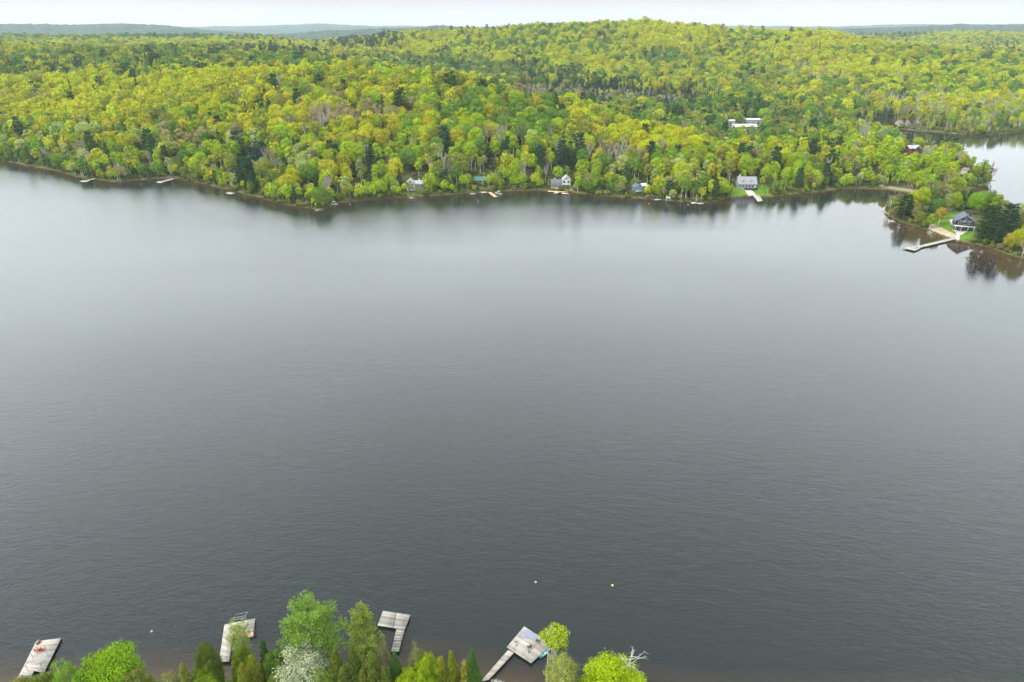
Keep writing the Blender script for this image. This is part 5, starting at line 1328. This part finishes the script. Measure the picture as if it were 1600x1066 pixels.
hull("rowing_boat", "turquoise rowing boat moored at the right corner of the diamond dock", "boat", (857.5, 1010), (843.5, 1027.5), 1.35, M_TURQ, M_TEALP, .42, blunt=.8)
def rock_at(x_, y_, s, label, seed):
    b = at(x_, y_, 0.1); zg = float(ground(b[0], b[1])); r = np.random.default_rng(seed)
    import bmesh
    bm = bmesh.new(); bmesh.ops.create_icosphere(bm, subdivisions=2, radius=1)
    for v in bm.verts:
        k = 1 + fbm(np.array([v.co.x * 3 + seed * 7]), np.array([v.co.y * 3 + v.co.z * 2]), 1.6, seed, 2)[0] * .5; v.co = Vector((v.co.x * k * s, v.co.y * k * s * .75, v.co.z * k * s * .55))
    me = bpy.data.meshes.new("rock"); bm.to_mesh(me); bm.free(); me.materials.append(M_ROCK)
    tag(link("rock", me, None, (b[0], b[1], max(zg, -.2) + s * .12), seed), label, "rock", "pale rocks at the foot of the walkway" if seed < 50 else None)
for i, (x_, y_, s) in enumerate([(769, 1063, .45), (775, 1063.5, .55), (781, 1065, .5), (787, 1066, .4)]):
    rock_at(x_, y_, s, ["pale rock touching the diamond dock's walkway", "second pale rock from the diamond dock's walkway, the biggest", "third pale rock from the walkway", "last and smallest pale rock right of the walkway"][i], 11 + i)

# ------------------------------------------------------------------ jetties and boats of the far shore
fd = lambda label, quads, z=.6, mat=M_DECKP, **k: dock(label, quads, z, mat, .34, **k)
fd("leftmost far jetty, a long narrow white one", [[(124, 284), (136, 284.8), (141, 282.3), (129, 281.8)], [(131, 282.6), (136, 283.0), (155, 278.3), (151, 277.6)]])
fd("second far jetty from the left, white with a small end platform", [[(243.5, 284.8), (251, 286.4), (257, 284.4), (249, 283)], [(250, 283.8), (254, 285), (273, 279.8), (268, 278.8)]])
fd("small white float at the edge below the dark pines", [[(352, 301.8), (361, 304), (368.5, 302), (359, 300)]])
fd("narrow dock beside the white motorboat on the wooded point", [[(511, 318.2), (520, 319.6), (522, 318.4), (513, 317)]])
hull("rowing_boat", "small white boat drawn up at the tip of the wooded point", "boat", (503.5, 326.4), (492.5, 328.8), 1.6, M_WHITE, M_CREAM, .5)
def motorboat(label, a, b, w=2.1, col=None, canopy=None):
    t, L = hull("motorboat", label, "boat", a, b, w, col or M_WHITE, M_CREAM, .7, seats=1, motor=True)
    boxpart("windscreen", (L * .55, 0, 1.1), (.08, w * .7, .5), M_GLASS, t)
    boxpart("console", (L * .6, 0, .7), (.9, w * .6, .5), M_WHITE, t)
    if canopy:
        c = boxpart("canopy", (L * .42, 0, 2.1), (2.0, w * .95, .1), canopy, t)
        for sx in (-.9, .9):
            for sy in (-.42, .42): boxpart("pole", (L * .42 + sx, sy * w, 1.35), (.05, .05, 1.45), M_METAL, c)
    return t
motorboat("white motorboat with a raised canopy moored at the wooded point", (517, 320.0), (528, 319.2), 2.1, None, M_WHITE)
hull("rowing_boat", "white dinghy at the water's edge below the pale-roofed cottage", "boat", (640, 309), (646, 309.4), 1.3, M_WHITE, M_CREAM, .4)
hull("rowing_boat", "white dinghy on the bank left of the reddish dock", "boat", (735, 303.4), (743, 302.8), 1.3, M_WHITE, M_CREAM, .4)
fd("reddish-edged dock below the green-roofed cottage, slanting toward the viewer", [[(762.5, 300.5), (767.5, 300), (778, 307.5), (771.5, 308)]], mat=M_NEW)
fd("pale side dock left of the reddish one", [[(753, 300), (763, 299), (764, 301.2), (752, 302)]])
motorboat("pale blue-covered motorboat lying left of the reddish dock", (752, 300.6), (762, 298.0), 2.1, M_TEALP)
motorboat("white motorboat with a canopy right of the reddish dock", (783.5, 303.8), (773.5, 301.4), 2.2, None, M_WHITE)
fd("sandy timber dock below the white-gabled house, the long one along the bank", [[(856, 298.2), (888, 299.4), (888, 301), (856, 299.6)]], mat=M_NEW, z=.7)
fd("sandy timber float below the white-gabled house, the left one of two", [[(864.5, 302.2), (872, 302.2), (874.5, 300.2), (867.5, 300)]], mat=M_NEW)
fd("sandy timber float below the white-gabled house, the right one of two", [[(877.5, 301.2), (888.5, 302.2), (889, 303.6), (877.5, 302.8)]], mat=M_NEW)
fd("small low dock left of the pale swing frame", [[(1023, 311.4), (1033, 311), (1033.5, 312.6), (1023, 313)]], mat=M_DECK)
b = at(1043.5, 314.6, .3)
sw = thing("gazebo", "small pale open gazebo at the water between the blue cottage and the lamp-post jetty", "gazebo", (b[0], b[1], max(float(ground(b[0], b[1])), .2)))
for sx in (-1.2, 1.2):
    for sy in (-.9, .9): boxpart("post", (sx, sy, 1.2), (.14, .14, 2.6), M_WHITE, sw)
gable_roof("roof", -1.3, 1.3, -1.0, 1.0, 2.5, .7, M_LGREY, sw, 'x', .2, .1); boxpart("bench", (0, .6, .45), (2.2, .5, .1), M_DECK, sw)
fd("thin low dock just left of the lamp-post jetty", [[(1071, 313.4), (1080, 313.9), (1080, 315), (1071, 314.6)]], mat=M_DECK)
fd("white lamp-post jetty, two flat sections", [[(1080, 316), (1089, 315.6), (1090, 318), (1080.5, 318.6)], [(1089.5, 317), (1099, 317.3), (1099, 319), (1090, 318.9)]])
b = at(1087.5, 316.2, .6)
lp = thing("lamp_post", "thin lamp post with a white head standing on the white jetty", "lamp post", (b[0], b[1], .61))
g = Geo(); tube(g, [(0, 0, 0), (0, 0, 4.6)], .09, 6); part("pole", g, M_METAL, lp); boxpart("lamp_head", (0, 0, 4.75), (.6, .6, .35), M_WHITE, lp)
fd("long pale dock in front of the big grey house", [[(1174.5, 303.5), (1187, 305.8), (1192.5, 314), (1184, 315.4)]], z=.8)
fd("small pale side step of the grey house's dock", [[(1173, 303.2), (1176, 303), (1177, 306), (1174.5, 306.4)]], z=.7)
t_, o_ = fd("long T-ended dock reaching out from the peninsula's sandy strip", [[(1411, 387.4), (1432.6, 384.4), (1438, 388.4), (1429, 392.0)], [(1432.8, 384.4), (1435.5, 387.6), (1494.5, 373.8), (1490, 371)]], z=.7, mat=M_DECK)
boxr = lambda *a, **k: None
g = Geo(); b = at(1503, 364, 1.5)
fp = thing("fire_pit", "dark round fire pit on the terrace of the black house", "fire pit", (b[0], b[1], float(ground(b[0], b[1])) + .1)); tube(g, [(0, 0, 0), (0, 0, .45)], .8, 12); part("ring", g, M_ROCK, fp); g = Geo(); tube(g, [(0, 0, .36), (0, 0, .40)], [.7, .05], 12); part("ash_bed", g, M_BLACK, fp)
def bushes(px_, py_, label, tnt, seed, s=1.0):
    b = at(px_, py_, 1.5); z = float(ground(b[0], b[1]))
    r = np.random.default_rng(seed); g = Geo(); C = np.array([(0, 0, .4), (.5, .2, .3), (-.5, -.1, .35), (.1, -.5, .3)]); lobe_leaves(g, r, C, np.array([.6, .5, .5, .45]), 320, .12, .2)
    me = g.mesh("bush", [M_LEAF]); o = link("bush", me, None, (b[0], b[1], z)); o.scale = (s,) * 3; o['tint'] = list(tnt); tag(o, label, "bush")
bushes(1494, 361, "dark planting bed bush on the terrace, left one", (.10, .13, .04), 1, 1.5); bushes(1501, 362, "dark planting bed bush on the terrace, right one", (.09, .12, .04), 2, 1.5)
bushes(1456, 366, "small yellowish bush where the lawn meets the sand", (.24, .25, .04), 3, 1.2)
def log(label, a, b, r_, z=.15):
    A, B = at(a[0], a[1], z), at(b[0], b[1], z); g = Geo(); d = B - A
    t = thing("fallen_log", label, "log", (A[0], A[1], z)); tube(g, [(0, 0, .3), tuple(d * .5 + [0, 0, .1]), tuple(d)], [r_, r_ * .7, r_ * .3], 7); part("stem", g, M_DEAD, t)
    g = Geo()
    for f, s in ((.4, 1), (.6, -1), (.8, 1)):
        p0 = d * f + [0, 0, .1]; tube(g, [tuple(p0), tuple(p0 + np.array([-d[1], d[0], 0]) * .22 * s + [0, 0, .5])], [r_ * .4, .03], 5)
    part("stub", g, M_DEAD, t)
log("dark fallen log reaching into the right-hand lake from the spit", (1541, 281.2), (1557, 282.4), .3)
log("bleached fallen tree lying in the water at the peninsula tip", (1390, 336), (1379, 329), .25)
fd("small white dock at the head of the right-hand lake, below the bungalow", [[(1418, 202.2), (1426, 203.4), (1428, 202.4), (1420, 201.4)]], post=False)
fd("tiny pale dock on the far bank of the right-hand lake, right of the bungalow", [[(1487, 208.2), (1493, 209), (1494, 208.2), (1488, 207.4)]], post=False)
def buoy(px_, py_, mat, label, r_=.22):
    b = at(px_, py_, 0.05); t = thing("mooring_buoy", label, "buoy", (b[0], b[1], 0))
    g = Geo(); tube(g, [(0, 0, -r_ * .7), (0, 0, -r_ * .3), (0, 0, r_ * .4), (0, 0, r_ * .9), (0, 0, r_ * 1.15)], [r_ * .5, r_ * .95, r_, r_ * .6, .02], 12); part("float", g, mat, t, smooth=True)
    g = Geo(); tube(g, [(0, 0, r_ * 1.1), (0, 0, r_ * 1.6)], .03, 6); part("eye", g, M_METAL, t)
buoy(837, 909.5, M_WHITE, "white buoy out from the diamond dock"); buoy(957, 914.5, M_YEL, "yellow buoy out to the right of the diamond dock"); buoy(237, 986.5, M_WHITE, "white buoy between the two left docks")
for x_, y_, lb in [(458, 318.6, "left of the motorboat on the wooded point"), (547, 319.4, "right of the motorboat on the wooded point"), (746, 313, "in front of the reddish dock, to its left"), (748, 316, "in front of the reddish dock, the nearer"), (1014, 319, "in front of the small low dock"), (1075, 320, "just left of the lamp-post jetty"), (220, 288, "between the two jetties on the far left")]:
    buoy(x_, y_, M_WHITE, "tiny white far buoy " + lb, .35)

def hit(px_, py_):
    o = np.array([0, 0, CAM_H]); d = at_y(px_, py_, 100.0) - o
    Y = np.arange(300, 3000, 4.0); Pp = o[None] + d[None] * (Y / 100)[:, None]
    g_ = ground(Pp[:, 0], Pp[:, 1]); k = np.argmax(Pp[:, 2] < g_ + 3); return Pp[k]
def outcrop(px_, py_, w, seed, label):
    c = hit(px_, py_); n = 26
    xs = np.linspace(-w, w, n); ys = np.linspace(-w * .5, w * .5, 14); X, Y = np.meshgrid(xs, ys)
    e = 1 - (X / w) ** 2 - (Y / (w * .5)) ** 2
    Z = ground(X + c[0], Y + c[1]) - c[2] + 3 + np.clip(e, -.6, 1) * 4.5 + fbm(X + seed * 50, Y, 9, seed, 4) * 5
    i = (np.arange(13)[:, None] * n + np.arange(n - 1)[None, :]).ravel()
    me = mesh_np("rock_outcrop", np.stack([X, Y, Z], -1).reshape(-1, 3), np.stack([i, i + 1, i + n + 1, i + n], 1), mats=[M_ROCK])
    tag(link("rock_outcrop", me, None, (c[0], c[1], c[2] - 3)), label, "rock outcrop")
outcrop(222, 147, 19, 3, "bare grey rock ledge high on the left hillside, the larger and upper one")
outcrop(268, 166, 13, 7, "smaller bare grey rock ledge lower on the left hillside")
outcrop(12, 166, 12, 9, "bare rock ledge on the hillside by the left edge")
outcrop(400, 152, 11, 5, "bare rock ledge near the crest above the dark pines")
# ------------------------------------------------------------------ the air
def haze():
    x, y0, y1, z0, z1 = 17500, -500, 16500, -12, 420
    V = [(-x, y0, z0), (x, y0, z0), (x, y1, z0), (-x, y1, z0), (-x, y0, z1), (x, y0, z1), (x, y1, z1), (-x, y1, z1)]
    Q = [(0, 3, 2, 1), (4, 5, 6, 7), (0, 1, 5, 4), (1, 2, 6, 5), (2, 3, 7, 6), (3, 0, 4, 7)]
    m, t = new_mat("haze")
    o = t.nodes.new("ShaderNodeOutputMaterial"); v = t.nodes.new("ShaderNodeVolumePrincipled")
    v.inputs['Color'].default_value = (0.74, 0.87, 1.0, 1)
    v.inputs['Density'].default_value = 4.6e-5
    v.inputs['Anisotropy'].default_value = 0.0
    t.links.new(v.outputs[0], o.inputs['Volume'])
    tag(link("haze", mesh_np("haze", V, Q, mats=[m])), "pale haze in the air", None, None, 'stuff')
haze()
